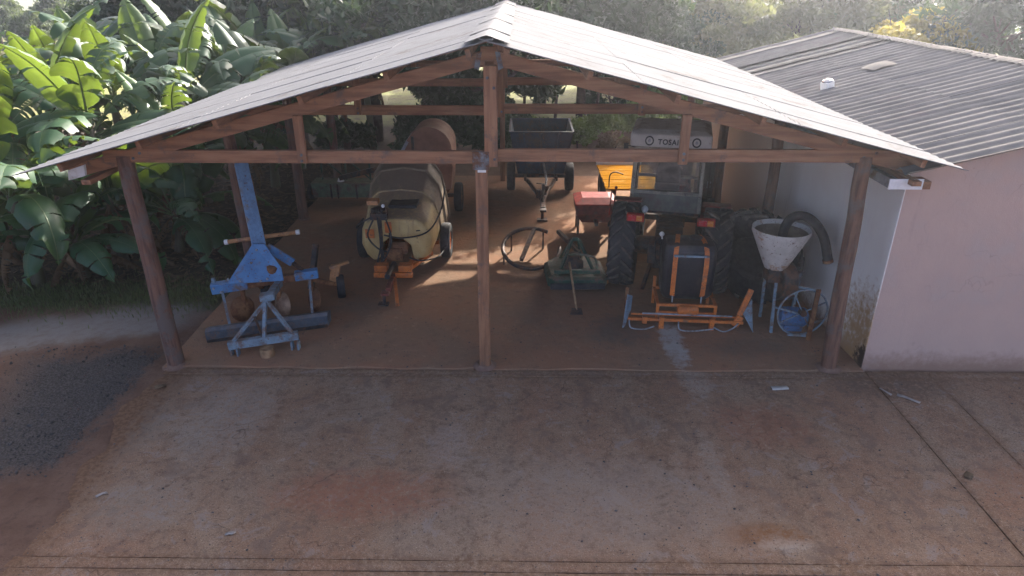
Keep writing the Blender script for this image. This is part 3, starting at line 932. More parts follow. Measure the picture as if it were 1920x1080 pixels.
# fenders
for s_ in (-1, 1):
    m = MB()
    rings = []
    for i in range(10):
        a = R(160 - i * 8.5)
        c0, c1 = (.86, .82)
        yy, zz = -math.cos(a) * -.86, math.sin(a) * .86
        yy = math.cos(a) * -.86
        x0, x1 = s_ * .54, s_ * 1.02
        y2, z2 = yy * .975, zz * .975
        rings.append([(x0, yy, .79 + zz), (x1, yy, .79 + zz), (x1, y2, .79 + z2), (x0, y2, .79 + z2)])
    m.loft(rings)
    m.build('fender', 'red_dark', tr, smooth=40)
    q = MB().box(s_ * .60 - .15, s_ * .60 + .15, -.60, -.50, 1.42, 1.56).build('tail_lamp', 'red', tr, bevel=.015)
    MB().box(s_ * .60 - .12, s_ * .60 + .01, -.612, -.60, 1.445, 1.535).build('lens', 'lamp_red', q)
    MB().box(s_ * .60 + .02, s_ * .60 + .12, -.612, -.60, 1.445, 1.535).build('lens', 'lamp_amber', q)
    MB().bar((s_ * .60, -.5, 1.47), (s_ * .62, -.1, 1.5), .1, .05).build('lamp_bracket', 'dark_steel', tr)
# cab
m = MB()
cy0, cy1, cz0, cz1 = .55, 1.75, 1.28, 2.52
for x in (-.70, .70):
    for y in (cy0, cy1):
        m.bar((x, y, cz0), (x * .96, y + (.05 if y == cy0 else -.08), cz1), .08, .08)
for y in (cy0, cy1):
    m.bar((-.70, y, cz0 + .36), (.70, y, cz0 + .36), .06, .06)
    m.bar((-.68, y, 2.46), (.68, y, 2.46), .08, .08)
for x in (-.69, .69):
    m.bar((x, cy0, cz0 + .03), (x, cy1, cz0 + .03), .06, .06)
m.build('cab_frame', 'cab_frame', tr, bevel=.008)
MB().box(-.665, .665, cy0 - .022, cy0 + .01, cz0 + .0, cz0 + .33).build('rear_panel', 'olive', tr, bevel=.01)
MB().box(-.69, .69, cy0 + .02, cy1 - .03, cz0 - .06, cz0 - .01).build('cab_floor', 'dark_steel', tr)
m = MB()
m.loft([[(-.80, cy0 - .12, 2.51), (.80, cy0 - .12, 2.51), (.80, cy1 + .12, 2.51), (-.80, cy1 + .12, 2.51)],
        [(-.80, cy0 - .12, 2.74), (.80, cy0 - .12, 2.74), (.80, cy1 + .12, 2.74), (-.80, cy1 + .12, 2.74)],
        [(-.66, cy0 + .05, 2.80), (.66, cy0 + .05, 2.80), (.66, cy1 - .1, 2.80), (-.66, cy1 - .1, 2.80)]])
rf = m.build('cab_roof', 'cab_white', tr, bevel=.03)
yl = cy0 - .128
for x in (-.42, .5):
    m = MB().lathe([(.062, 0), (.088, 0), (.088, .012), (.062, .012)], (x, yl + .008, 2.625), (0, -1, 0), 20, cap=False)
    m.build('round_emblem', 'ink', rf)
    MB().lathe([(.03, 0), (.03, .01)], (x, yl + .006, 2.625), (0, -1, 0), 12).build('emblem_dot', 'zinc', rf)
fc = bpy.data.curves.new('lettering', 'FONT')
fc.body = 'TOSAI'
fc.size = .13; fc.extrude = .003; fc.offset = .004; fc.space_character = 1.15
fc.materials.append(M['ink'])
fo = bpy.data.objects.new('lettering_source', fc)
lm_ = bpy.data.meshes.new_from_object(fo)
bpy.data.objects.remove(fo)
fo = bpy.data.objects.new('lettering', lm_); COL.objects.link(fo)
fo.parent = rf; fo.location = (-.25, yl + .004, 2.57); fo.rotation_euler = (R(90), 0, 0)
MB().box(-.62, .62, cy0 - .008, cy0 + .0, cz0 + .40, 2.42).build('rear_window', 'glass', tr)
MB().box(-.62, .62, cy1 - .004, cy1 + .004, cz0 + .40, 2.42).build('windscreen', 'glass', tr)
for s_ in (-1, 1):
    MB().box(s_ * .69 - .004, s_ * .69 + .004, cy0 + .06, cy1 - .08, cz0 + .08, 2.42).build('side_window', 'glass', tr)
m = MB()
m.loft([[(-.26, 1.0, 1.70), (.26, 1.0, 1.70), (.26, 1.14, 1.70), (-.26, 1.14, 1.70)], [(-.25, .93, 2.0), (.25, .93, 2.0), (.25, 1.05, 2.0), (-.25, 1.05, 2.0)], [(-.15, .90, 2.26), (.15, .90, 2.26), (.15, .98, 2.26), (-.15, .98, 2.26)]])
m.box(-.26, .26, .98, 1.45, 1.55, 1.70)
m.box(-.2, .2, 1.05, 1.4, 1.27, 1.55)
m.build('seat', 'soot', tr, bevel=.03)
m = MB().lathe([(.17, 0), (.19, .0), (.19, .02), (.17, .02)], (0, 1.52, 1.86), (0, -.5, .8), 18, cap=False).tube([(0, 1.62, 1.5), (0, 1.52, 1.86)], .02, 6)
m.build('steering_wheel', 'soot', tr)
m = MB().ball((-.40, .46, 1.32), .07, 10).tube([(-.40, .5, 1.2), (-.40, .46, 1.32)], .012, 6)
m.build('work_lamp', 'white_paint', tr, smooth=True)
m = MB().ball((-.12, -.5, 1.20), .045, 8).tube([(-.1, -.35, 1.0), (-.12, -.5, 1.20)], .014, 6)
m.build('lever', 'white_paint', tr, smooth=True)
# side mirror and step
m = MB().bar((-.74, 1.7, 2.2), (-.95, 1.62, 2.25), .025, .025).box(-1.02, -.92, 1.59, 1.62, 2.0, 2.3)
m.build('mirror', 'soot', tr)
for nm_ in [c_ for c_ in tr.children if c_.name.split('.')[0] in ('cab_frame', 'rear_panel', 'cab_floor', 'cab_roof', 'rear_window', 'windscreen', 'side_window', 'seat', 'steering_wheel', 'work_lamp', 'mirror')]:
    nm_.scale = (.90, 1, 1); nm_.location.x = -.13
# three point arms
for s_ in (-1, 1):
    MB().bar((s_ * .26, -.35, .62), (s_ * .36, -1.15, .42), .06, .08).build('lower_link', 'dark_steel', tr, bevel=.008)
MB().bar((0, -.42, 1.05), (0, -1.1, 1.02), .05, .05).build('top_link', 'dark_steel', tr)

# ------------------------------------------------------------------ herbicide sprayer on the tractor's tail
hs = empty('herbicide_sprayer', (2.76, 1.36, .022), R(-4))
tag(hs, 'black tank sprayer with orange straps and grey side wings, behind the tractor', 'sprayer')
m = MB()
def sq(x, y0, y1, z, c=.06):
    return [(-x + c, y0, z), (x - c, y0, z), (x, y0 + c, z), (x, y1 - c, z), (x - c, y1, z), (-x + c, y1, z), (-x, y1 - c, z), (-x, y0 + c, z)]
m.loft([sq(.36, .12, .52, .42), sq(.42, .06, .60, .52), sq(.43, .06, .60, 1.05), sq(.425, .07, .60, 1.28), sq(.38, .12, .58, 1.38), sq(.2, .24, .48, 1.42)])
m.build('tank', 'black_plastic', hs, smooth=45, bevel=.015)
MB().lathe([(.11, 0), (.11, .05), (.09, .06)], (.1, .36, 1.39), (0, 0, 1), 16).build('lid', 'black_plastic', hs, smooth=40)
for s_ in (-1, 1):
    pts = [(s_ * .17, .50, 1.42), (s_ * .22, .20, 1.40), (s_ * .25, .035, 1.20), (s_ * .245, .03, .58), (s_ * .235, .05, .53)]
    m = MB()
    cp = curve(pts, 5)
    for a, b in zip(cp[:-1], cp[1:]):
        m.bar(a, b, .075, .016, (1, 0, 0) if False else (0, 1, 0) if abs((Vector(b) - Vector(a)).z) > .05 else (0, 0, 1))
    m.build('strap', 'orange', hs)
    MB().bar((s_ * .235, .04, .53), (s_ * .235, .02, .40), .02, .02).build('strap_bolt', 'zinc', hs)
MB().bar((-.28, .015, 1.23), (.28, .015, 1.23), .035, .035).build('clamp_bar', 'blue_grey', hs, bevel=.006)
m = MB()
for z in (.24, .38):
    m.bar((-.47, -.04, z), (.47, -.04, z), .045, .045)
for x in (-.47, .47):
    m.bar((x, -.04, .10), (x, -.04, .40), .05, .05).bar((x, -.04, .38), (x, .6, .40), .05, .05).bar((x, .6, .1), (x, .6, .62), .05, .05)
m.bar((-.47, .6, .40), (.47, .6, .40), .05, .05)
m.build('carrier_frame', 'orange', hs, bevel=.006)
m = MB().lathe([(.06, -.17), (.085, -.14), (.085, .14), (.06, .17)], (.02, -.07, .31), (1, 0, 0), 12)
m.build('pump', 'orange', hs, smooth=40)
m = MB().bar((-.95, -.11, .135), (.93, -.11, .135), .05, .05).bar((-.9, -.06, .20), (.9, -.06, .20), .028, .028)
m.build('boom', 'orange', hs, bevel=.006)
MB().tube([(-.72, -.11, .24), (.74, -.11, .24)], .016, 8).build('spray_line', 'zinc', hs)
for x in (-.40, .42):
    MB().box(x - .04, x + .04, -.18, -.10, -.01, .2).build('foot', 'orange', hs, bevel=.008)
MB().box(-.72, -.64, -.18, -.1, .08, .2).build('clamp', 'orange', hs, bevel=.008)
m = MB()
m.bar((.80, -.10, .06), (.88, -.09, .24), .12, .05, (0, 1, 0)).bar((.86, -.08, .25), (1.02, .02, .68), .09, .04, (0, 1, 0))
m.build('wing_arm', 'orange', hs, bevel=.008)
m = MB().bar((-1.0, -.06, .1), (-.99, .0, .66), .05, .05)
m.build('wing_arm', 'rust', hs)
MB().prism([(.90, -.12, .30), (1.03, -.02, .52), (1.10, -.06, .05), (1.09, -.18, -.005), (1.03, -.16, .1)], (.012, -.006, 0)).build('side_wing', 'blue_grey', hs)
MB().prism([(-.98, -.12, .58), (-.89, .0, .50), (-.90, -.02, .26), (-.99, -.16, .02), (-1.03, -.2, -.005)], (-.012, .0, 0)).build('side_wing', 'blue_grey', hs)
m = MB()
for pts in ([(-.93, -.13, .12), (-.9, -.22, .02), (-.7, -.24, .008), (-.52, -.2, .05)], [(-.12, -.13, .12), (-.1, -.22, .02), (.1, -.24, .008), (.45, -.2, .04)], [(.45, -.17, .06), (.6, -.22, .01), (.75, -.2, .06), (.85, -.14, .13)]):
    MB().tube(curve(pts, 8), .013, 6).build('hose', 'zinc', hs, smooth=True)

# big loose tyre against the wall
lt = empty('spare_wheel', (4.12, 2.35, .86))
tag(lt, 'big black spare tractor wheel leaning by the white wall, right of the tractor', 'wheel')
lt.rotation_euler = (0, R(-7), R(40))
inst('casing', tyre_mesh(.83, .42, 18, .035, .52), lt)
inst('rim', rim_mesh(.83, .42, .54, 'rubber'), lt)

# dark steel cabinet behind the tractor
cb = empty('tool_cabinet', (4.40, 6.95, .022))
tag(cb, 'tall dark steel cabinet against the back of the white wall, behind the tractor', 'cabinet')
MB().box(-.24, .24, -.2, .2, .05, 1.62).build('carcass', 'dark_steel', cb, bevel=.01)
for x in (-.235, .005):
    d_ = MB().box(x, x + .23, -.225, -.204, .1, 1.58).build('door', 'olive', cb, bevel=.005)
    MB().box(x + (.19 if x < 0 else .02), x + (.21 if x < 0 else .04), -.245, -.226, .8, .95).build('handle', 'zinc', d_)
for x in (-.2, .2):
    for y in (-.16, .16):
        MB().box(x - .02, x + .02, y - .02, y + .02, 0, .06).build('foot', 'dark_steel', cb)

# ------------------------------------------------------------------ feed grinder with hopper
gr = empty('feed_grinder', (4.30, 1.12, .022))
tag(gr, 'feed grinder with a chipped white hopper and black spout pipe, by the right-hand shed post', 'grinder')
m = MB().lathe([(.155, 1.14), (.17, 1.14), (.44, 1.74), (.44, 1.80), (.43, 1.80), (.425, 1.745), (.155, 1.16)], (-.24, .1, -.02), (0, 0, 1), 28, cap=False)
m.build('hopper', 'white_hopper', gr, smooth=40)
MB().lathe([(.001, 1.2), (.16, 1.2), (.40, 1.70), (.405, 1.73)], (-.24, .1, -.02), (0, 0, 1), 24, cap=False).build('hopper_lining', 'hopper_in', gr, smooth=40)
m = MB().lathe([(.03, -.12), (.30, -.12), (.32, -.1), (.32, .1), (.30, .12), (.03, .12)], (-.08, .12, .88), (1, .15, 0), 22)
m.bar((-.24, .1, .9), (-.24, .1, 1.16), .26, .26)
m.build('mill_housing', 'dark_steel', gr, smooth=40)
cp = curve([(-.02, .30, 1.1), (-.12, .32, 1.6), (-.02, .3, 1.88), (.2, .22, 1.90), (.42, .12, 1.66), (.56, .06, 1.25)], 8)
MB().tube(cp, .072, 14).build('spout_pipe', 'rubber', gr, smooth=40)
MB().lathe([(.065, 0), (.082, 0), (.082, .05), (.065, .05)], (.565, .058, 1.22), (-.3, .1, 1), 14, cap=False).build('pipe_collar', 'rust', gr)
m = MB()
m.bar((-.17, -.02, 0), (-.22, .05, 1.16), .045, .045)
m.bar((.36, -.24, 0), (.36, -.24, .88), .05, .05)
m.bar((-.17, .55, 0), (-.22, .5, 1.0), .045, .045)
m.bar((.36, .55, 0), (.36, .5, .88), .05, .05)
m.bar((-.18, 0, .46), (.3, -.1, .36), .035, .035)
m.bar((-.2, .05, .86), (.36, -.22, .86), .03, .03)
m.bar((.02, -.2, .06), (.36, -.24, .06), .035, .035)
m.bar((.36, -.24, .3), (.62, -.1, .28), .03, .03)
m.bar((-.19, .02, 1.08), (.08, .0, .8), .035, .035)
m.build('stand', 'blue_grey', gr, bevel=.006)
MB().bar((.34, -.27, .0), (.35, -.27, .9), .07, .03).build('rusty_upright', 'rust', gr)
ring = [(.22 + .40 * math.cos(a), -.16 + .02 * math.cos(a), .44 + .40 * math.sin(a)) for a in [2 * math.pi * i / 28 for i in range(28)]]
m = MB().tube(ring, .016, 6, closed=True)
for k in range(4):
    a = .5 + k * math.pi / 2
    m.bar((.22, -.16, .44), (.22 + .4 * math.cos(a), -.16, .44 + .4 * math.sin(a)), .018, .018)
fw_ = m.build('flywheel', 'blue_grey', gr, smooth=True)
MB().lathe([(.05, -.05), (.06, .05)], (.22, -.17, .44), (0, 1, 0), 12).build('hub', 'dark_steel', fw_)
m = MB().lathe([(.08, -.22), (.15, -.2), (.16, -.1), (.16, .16), (.13, .2), (.05, .24)], (.2, .1, .24), (1, -.2, 0), 18)
m.box(.05, .35, .02, .2, .0, .1)
m.build('motor', 'motor_blue', gr, smooth=40)

# ------------------------------------------------------------------ blue land leveller
bl = empty('land_leveller', (-4.2, 1.3, .022))
tag(bl, 'blue land leveller with a tall mast, standing by the left shed post', 'farm implement')
def L(x, y, z):
    return (x + 4.2, y - 1.3, z - .022)
MB().bar(L(-4.42, 1.88, 1.18), L(-4.80, 2.62, 2.42), .22, .13).build('mast', 'mast_blue', bl, bevel=.01)
MB().bar(L(-4.33, 1.93, 1.2), L(-4.68, 2.66, 2.2), .03, .03).build('mast_rod', 'rust', bl)
# toolbar and A-plates
MB().bar(L(-5.10, 1.32, .66), L(-4.55, 1.48, .69), .17, .17).build('toolbar_end', 'blue', bl, bevel=.012)
MB().bar(L(-4.56, 1.48, .68), L(-3.80, 1.69, .72), .13, .13).build('toolbar', 'rust', bl, bevel=.012)
MB().bar(L(-3.82, 1.69, .73), L(-3.45, 1.79, .75), .15, .15).build('toolbar_end', 'blue', bl, bevel=.012)
m = MB()
m.prism([L(-4.84, 1.36, .74), L(-3.98, 1.60, .70), L(-4.02, 1.68, .90), L(-4.30, 1.84, 1.27), L(-4.50, 1.84, 1.27)], (.03, -.09, .02))
m.build('mast_plate', 'blue', bl, bevel=.012)
m = MB().bar(L(-4.28, 1.84, 1.2), L(-3.88, 1.86, .90), .15, .05, (0, 1, 0))
m.build('brace', 'blue', bl, bevel=.01)
MB().bar(L(-3.88, 1.86, .9), L(-3.7, 1.76, .8), .06, .05).build('brace_foot', 'dark_steel', bl)
MB().lathe([(.06, 0), (.09, .02), (.09, .18), (.05, .2)], L(-4.18, 1.62, .76), (.2, -.1, 1), 14).build('pivot', 'rust', bl, smooth=40)
rod = MB().tube([L(-5.15, 2.32, 1.10), L(-3.97, 2.50, 1.22)], .038, 10).build('cross_rod', 'orange_rod', bl, smooth=40)
for p in ((-5.17, 2.317, 1.098), (-3.95, 2.503, 1.222)):
    MB().lathe([(.045, -.03), (.045, .03)], L(*p), (1.18, .18, .12), 10).build('rod_cap', 'white_paint', rod)
MB().bar(L(-5.06, 1.36, .74), L(-5.06, 1.36, .83), .05, .05).build('lift_pin', 'blue_grey', bl)
# discs
for i, (x, y, rz_, rr_) in enumerate(((-4.66, 1.42, .9, .22), (-4.08, 1.50, -.75, .24), (-3.62, 1.80, -.9, .22))):
    m = MB().lathe([(.02, .03), (rr_ * .5, .02), (rr_ * .85, -.02), (rr_, -.06), (rr_ * .98, -.066), (rr_ * .5, .008), (.02, .018)], L(x, y, rr_ + .02), (math.sin(rz_), -math.cos(rz_), .25), 26, cap=False)
    m.build('disc', 'disc' if i == 1 else 'rust', bl, smooth=50)
    MB().bar(L(x, y + .04, rr_ + .02), L(x, y + .06, .66), .06, .06).build('shank', 'rust', bl)
bolt = MB().lathe([(.022, 0), (.022, .018), (.016, .022)], (0, 0, 0), (0, -1, .1), 6).mesh('bolt', 'zinc')
for x_, y_, z_ in ((-5.02, 1.235, .70), (-4.92, 1.265, .62), (-4.78, 1.30, .84), (-4.62, 1.36, .78), (-4.44, 1.50, 1.05), (-4.40, 1.70, 1.2), (-4.20, 1.46, .78), (-3.78, 1.61, .78), (-3.52, 1.69, .74), (-4.3, 1.42, .76)):
    inst('bolt', bolt, bl, L(x_, y_, z_))
# levelling blade
m = MB().prism([L(-5.02, .66, .02), L(-5.02, .84, .03), L(-5.02, .86, .20), L(-5.02, .70, .25), L(-5.02, .65, .20)], (.86, .26, .01))
m.build('levelling_blade', 'blue_dull', bl, bevel=.008)
m = MB().prism([L(-4.14, .92, .03), L(-4.14, 1.1, .04), L(-4.14, 1.12, .22), L(-4.14, .96, .27), L(-4.14, .91, .22)], (.95, .27, .02))
m.build('levelling_blade', 'blue_dull', bl, bevel=.008)
MB().bar(L(-5.0, .64, .035), L(-3.2, 1.17, .06), .02, .05).build('cutting_edge', 'dark_steel', bl)
MB().bar(L(-4.92, 1.30, .62), L(-4.72, .92, .16), .04, .05).build('blade_link', 'blue_grey', bl)
MB().bar(L(-3.6, 1.75, .68), L(-3.45, 1.22, .2), .04, .05).build('blade_link', 'blue_grey', bl)
# hitch A frame
m = MB().bar(L(-4.48, .24, .20), L(-3.46, .48, .26), .10, .13)
m.build('hitch_bar', 'blue_grey', bl, bevel=.01)
for x, y in ((-4.40, .26), (-3.52, .46)):
    MB().bar(L(x, y, .26), L(-3.92, .60, .80), .06, .045).build('hitch_brace', 'blue_grey', bl, bevel=.006)
    for d in (-.05, .05):
        MB().box(x + d - .012 + 4.2, x + d + .012 + 4.2, y - .05 - 1.3, y + .05 - 1.3, -.01, .14).build('hitch_lug', 'blue_grey', bl)
MB().bar(L(-3.95, .34, .26), L(-3.93, .56, .78), .05, .05).build('hitch_strut', 'blue_grey', bl)
MB().bar(L(-4.02, .62, .84), L(-3.80, .66, .86), .16, .10).build('hitch_head', 'blue_grey', bl, bevel=.01)
MB().bar(L(-3.92, .66, .80), L(-4.05, 1.56, .66), .11, .11).build('draft_beam', 'blue_grey', bl, bevel=.01)
MB().bar(L(-4.06, .40, .62), L(-3.98, .36, .28), .035, .02).build('hitch_pin', 'dark_steel', bl)
# wheel carriage at the back
wheel(bl, L(-3.25, 2.35, .24), .22, .14, 0, .55, 'rust', rz=.3)
wheel(bl, L(-4.55, 2.15, .24), .22, .14, 0, .55, 'rust', rz=.3)
MB().bar(L(-3.9, 1.8, .7), L(-3.3, 2.3, .3), .07, .07).build('carriage_arm', 'rust', bl)
MB().bar(L(-4.5, 1.6, .7), L(-4.55, 2.1, .3), .07, .07).build('carriage_arm', 'rust', bl)
MB().bar(L(-3.35, 2.25, .3), L(-3.32, 2.45, .62), .16, .05).bar(L(-3.4, 2.3, .62), L(-3.1, 2.5, .66), .06, .04).build('scraper', 'orange_rod', bl)
MB().bar(L(-3.75, 2.2, .25), L(-3.65, 2.5, 1.0), .1, .06).build('stand_arm', 'dark_steel', bl)

# log stub under the hitch
m = MB().lathe([(.105, 0), (.11, .03), (.105, .115), (.10, .128)], (-3.90, .26, .022), (0, 0, 1), 16)
o = m.build('log_block', 'log_pale', smooth=40)
tag(o, 'short pale log propping up the blue leveller hitch', 'log')

# ------------------------------------------------------------------ orchard sprayer with cream tank
sp = empty('orchard_sprayer', (-2.38, 4.0, .022))
tag(sp, 'trailed orchard sprayer with a cream tank, orange drawbar and dusty round fan shroud', 'sprayer')
def S(x, y, z):
    return (x + 2.38, y - 4.0, z - .022)
def saddle(y, k=1.0, top=1.0, cut=1.0):
    c = -2.38
    pts = [(-.70, .62), (-.67, .92), (-.60, 1.08), (-.42, 1.18), (0, 1.21), (.42, 1.18), (.60, 1.08), (.69, .92), (.72, .66), (.64, .42), (.50, .30), (.38, .34), (.33, .64), (.14, .80), (-.16, .80), (-.32, .66), (-.38, .36), (-.50, .30), (-.62, .42)]
    out = []
    for x, z in pts:
        zz = .70 + (z - .70) * (k * .5 + .5)
        if z > .85:
            zz += (top - 1.0) * (z - .85) / .36 * (1.0 if abs(x) < .65 else .8)
        if abs(x) < .36 and z < .85:
            zz = .32 + (zz - .32) * cut
        out.append(S(c + x * k, y, zz))
    return out
def tank_mat():
    t = NT('cream tank under dust')
    tc = t.n('ShaderNodeTexCoord'); P = tc.outputs['Object']
    sx = t.n('ShaderNodeSeparateXYZ'); t.l(P, sx.inputs[0])
    n1 = t.noise(P, 3, 6, .65); n2 = t.noise(P, 11, 6, .7)
    mp = t.n('ShaderNodeMapping'); t.l(P, mp.inputs[0]); mp.inputs['Scale'].default_value = (4, 4, .5)
    n3 = t.noise(mp.outputs[0], 3, 6, .7)
    col = t.mix(t.ramp(n1, .35, .65), (.56, .40, .17), (.47, .31, .12))
    col = t.mix(t.ramp(n3, .52, .68, 0, .7), col, (.30, .19, .095))
    col = t.mix(t.ramp(n2, .60, .70, 0, .7), col, (.22, .14, .08))
    yy = t.math('ADD', sx.outputs[1], t.math('MULTIPLY', t.math('SUBTRACT', n1, .5), .9))
    col = t.mix(t.ramp(yy, -.1, .45, 0, .94), col, t.mix(t.ramp(n2, .35, .65), (.21, .155, .105), (.15, .108, .075)))
    g = t.n('ShaderNodeNewGeometry'); s2 = t.n('ShaderNodeSeparateXYZ'); t.l(g.outputs['Normal'], s2.inputs[0])
    col = t.mix(t.math('MULTIPLY', t.ramp(s2.outputs[2], .55, .95), t.ramp(n2, .3, .55, .4, .9)), col, (.21, .145, .10))
    t.bump(n2, .15, .01)
    return t.done(col, .55, 0, .3)
M['tank'] = tank_mat()
m = MB().loft([saddle(3.36, .80, 1.0), saddle(3.42, .94, 1.0), saddle(3.55, 1.0, 1.0), saddle(4.0, 1.02, 1.10, .9), saddle(4.35, 1.05, 1.30, .7), saddle(4.7, 1.12, 1.55, .5), saddle(5.2, 1.14, 1.68, .4), saddle(5.6, 1.0, 1.6, .4), saddle(5.72, .75, 1.3, .4)])
tk = m.build('tank', 'tank', sp, smooth=50)
sb = tk.modifiers.new('round', 'BEVEL'); sb.width = .05; sb.segments = 3; sb.limit_method = 'ANGLE'; sb.angle_limit = R(30)
for y, k_, tp in ((4.28, 1.05, 1.26), (4.72, 1.13, 1.57), (5.2, 1.155, 1.70)):
    ring_ = saddle(y, k_, tp)[0:10]
    MB().tube(ring_, .028, 6).build('moulded_rib', 'tank', tk, smooth=True)
for z_, y_ in ((.95, 3.36), (.8, 3.38)):
    MB().bar(S(-1.98, y_ - .02, z_), S(-1.78, y_ + .05, z_), .012, .02).build('level_mark', 'ink', tk)
MB().prism([S(-2.95, 3.34, .80), S(-2.78, 3.33, .80), S(-2.78, 3.33, .98), S(-2.95, 3.34, .98)], (0, .012, 0)).build('decal', 'orange', tk)
MB().box(*[a + b for a, b in zip((-2.55, -2.0, 3.70, 4.15, 1.27, 1.34), (2.38, 2.38, -4, -4, -.022, -.022))]).build('tank_lid', 'black_plastic', sp, bevel=.02)
MB().lathe([(.13, 0), (.13, .07), (.10, .09)], S(-2.75, 3.75, 1.18), (0, 0, 1), 14).build('filler_cap', 'black_plastic', sp, smooth=40)
# chassis
m = MB()
m.bar(S(-2.75, 5.2, .34), S(-2.6, 2.75, .34), .08, .10).bar(S(-1.95, 5.2, .34), S(-2.12, 2.75, .34), .08, .10)
m.bar(S(-3.05, 4.3, .36), S(-1.68, 4.3, .36), .08, .08).bar(S(-2.72, 2.76, .30), S(-2.0, 2.76, .30), .10, .10)
m.bar(S(-2.12, 2.9, .33), S(-1.75, 3.7, .36), .07, .07)
m.build('chassis', 'orange', sp, bevel=.008)
for x in (-2.58, -2.13):
    MB().box(S(x, 0, 0)[0] - .12, S(x, 0, 0)[0] + .12, 2.70 - 4, 2.90 - 4, .35, .47).build('hitch_block', 'orange', sp, bevel=.012)
m = MB().bar(S(-2.36, 2.72, .30), S(-2.33, 2.05, .30), .09, .09).bar(S(-2.36, 2.0, .3), S(-2.36, 1.86, .3), .14, .04)
m.build('drawbar', 'red_dark', sp, bevel=.008)
MB().bar(S(-2.30, 2.55, .33), S(-2.17, 1.98, .03), .06, .05).build('parking_stand', 'orange', sp, bevel=.006)
MB().bar(S(-2.42, 2.1, .28), S(-2.42, 2.05, .03), .05, .05).box(*[a + b for a, b in zip((-2.52, -2.34, 1.98, 2.12, .022, .05), (2.38, 2.38, -4, -4, -.022, -.022))]).build('jack', 'dark_steel', sp)
m = MB().box(*[a + b for a, b in zip((-2.54, -2.24, 3.15, 3.6, .40, .66), (2.38, 2.38, -4, -4, -.022, -.022))])
m.lathe([(.08, -.16), (.12, -.12), (.12, .12), (.08, .16)], S(-2.3, 3.3, .62), (1, 0, 0), 14)
m.build('pump', 'rust', sp, bevel=.02)
MB().tube([S(-2.36, 2.9, .46), S(-2.36, 2.2, .5)], .05, 10).build('drive_shaft', 'black_plastic', sp, smooth=40)
MB().bar(S(-2.62, 3.16, .4), S(-2.62, 3.18, 1.36), .06, .06).bar(S(-2.46, 3.2, .4), S(-2.46, 3.2, 1.1), .03, .03).build('control_post', 'dark_steel', sp)
m = MB().box(*[a + b for a, b in zip((-2.78, -2.46, 3.1, 3.22, 1.24, 1.36), (2.38, 2.38, -4, -4, -.022, -.022))])
for k in range(4):
    m.lathe([(.022, 0), (.022, .1)], S(-2.74 + .09 * k, 3.14, 1.36), (0, 0, 1), 6)
m.build('valve_block', 'dark_steel', sp, bevel=.008)
MB().ball(S(-2.52, 3.1, 1.52), .035, 8).build('gauge', 'white_paint', sp, smooth=True)
MB().box(*[a + b for a, b in zip((-2.53, -2.40, 3.12, 3.16, .98, 1.2), (2.38, 2.38, -4, -4, -.022, -.022))]).build('filter', 'orange', sp, bevel=.02)
MB().box(*[a + b for a, b in zip((-2.84, -2.64, 3.2, 3.4, 1.50, 1.58), (2.38, 2.38, -4, -4, -.022, -.022))]).build('tool_tray', 'orange_rod', sp)
m = MB()
for pts in ([(-2.6, 3.12, 1.36), (-3.0, 3.2, 1.15), (-3.14, 3.5, .95), (-3.1, 3.9, 1.0)], [(-2.55, 3.1, .95), (-2.2, 3.2, .86), (-1.75, 3.32, .95), (-1.55, 3.9, 1.2), (-1.52, 4.4, 1.5)],
            [(-2.7, 3.12, 1.3), (-2.85, 3.1, .95), (-2.7, 3.1, .7), (-2.5, 3.12, .6)], [(-2.5, 3.1, 1.3), (-2.4, 3.05, .9), (-2.5, 3.02, .6), (-2.62, 2.95, .45)], [(-2.64, 3.08, 1.3), (-2.6, 2.98, .8), (-2.66, 2.9, .5), (-2.6, 2.8, .42)], [(-2.1, 3.1, .5), (-1.9, 3.2, .4), (-1.6, 3.5, .36), (-1.5, 4.0, .4)]):
    MB().tube([S(*p) for p in curve(pts, 8)], .016, 6).build('hose', 'rubber', sp, smooth=True)
wheel(sp, S(-1.52, 4.3, .40), .37, .2, 0, .55, 'orange')
wheel(sp, S(-3.2, 4.3, .40), .37, .2, 0, .55, 'orange', flip=True)

# ------------------------------------------------------------------ rust brown spreader behind it
ls = empty('bulk_spreader', (-2.2, 7.2, .022))
tag(ls, 'rust-brown spreader with a tall rounded hood, behind the cream tank sprayer', 'spreader')
def hoodring(y, k=1.0, zt=2.2):
    pts = [(-.66, .75), (-.64, 1.5), (-.44, 1.86)]
    for i in range(9):
        a = R(125 - i * 14)
        pts.append((.08 + .54 * math.cos(a), zt - .54 + .54 * math.sin(a)))
    pts += [(.62, 1.3), (.56, .75)]
    return [(x * k, y, .8 + (z - .8) * k) for x, z in pts]
m = MB().loft([hoodring(-.55, .93), hoodring(-.52), hoodring(.55), hoodring(.58, .93)])
m.build('hood', 'rust_hood', ls, smooth=40)
MB().prism([(-.70, -.57, 1.42), (-.42, -.57, 1.9), (-.36, -.57, 1.86), (-.64, -.57, 1.4)], (0, 1.0, 0)).build('hood_flap', 'zinc', ls)
MB().box(-.30, -.24, -.59, -.555, .9, 2.0).build('hood_seam', 'dark_steel', ls)
m = MB().loft([[(-.6, -.5, .76), (.55, -.5, .76), (.55, .5, .76), (-.6, .5, .76)], [(-.3, -.3, .38), (.3, -.3, .38), (.3, .3, .38), (-.3, .3, .38)]])
m.build('hopper_base', 'rust', ls)
m = MB().bar((-.6, .1, .42), (.6, .1, .42), .08, .08).bar((0, -.9, .42), (0, .5, .42), .09, .09)
m.build('axle_frame', 'dark_steel', ls)
wheel(ls, (-.68, .1, .38), .36, .19, 0, .55, 'rust', flip=True)
wheel(ls, (.68, .1, .38), .36, .19, 0, .55, 'rust')

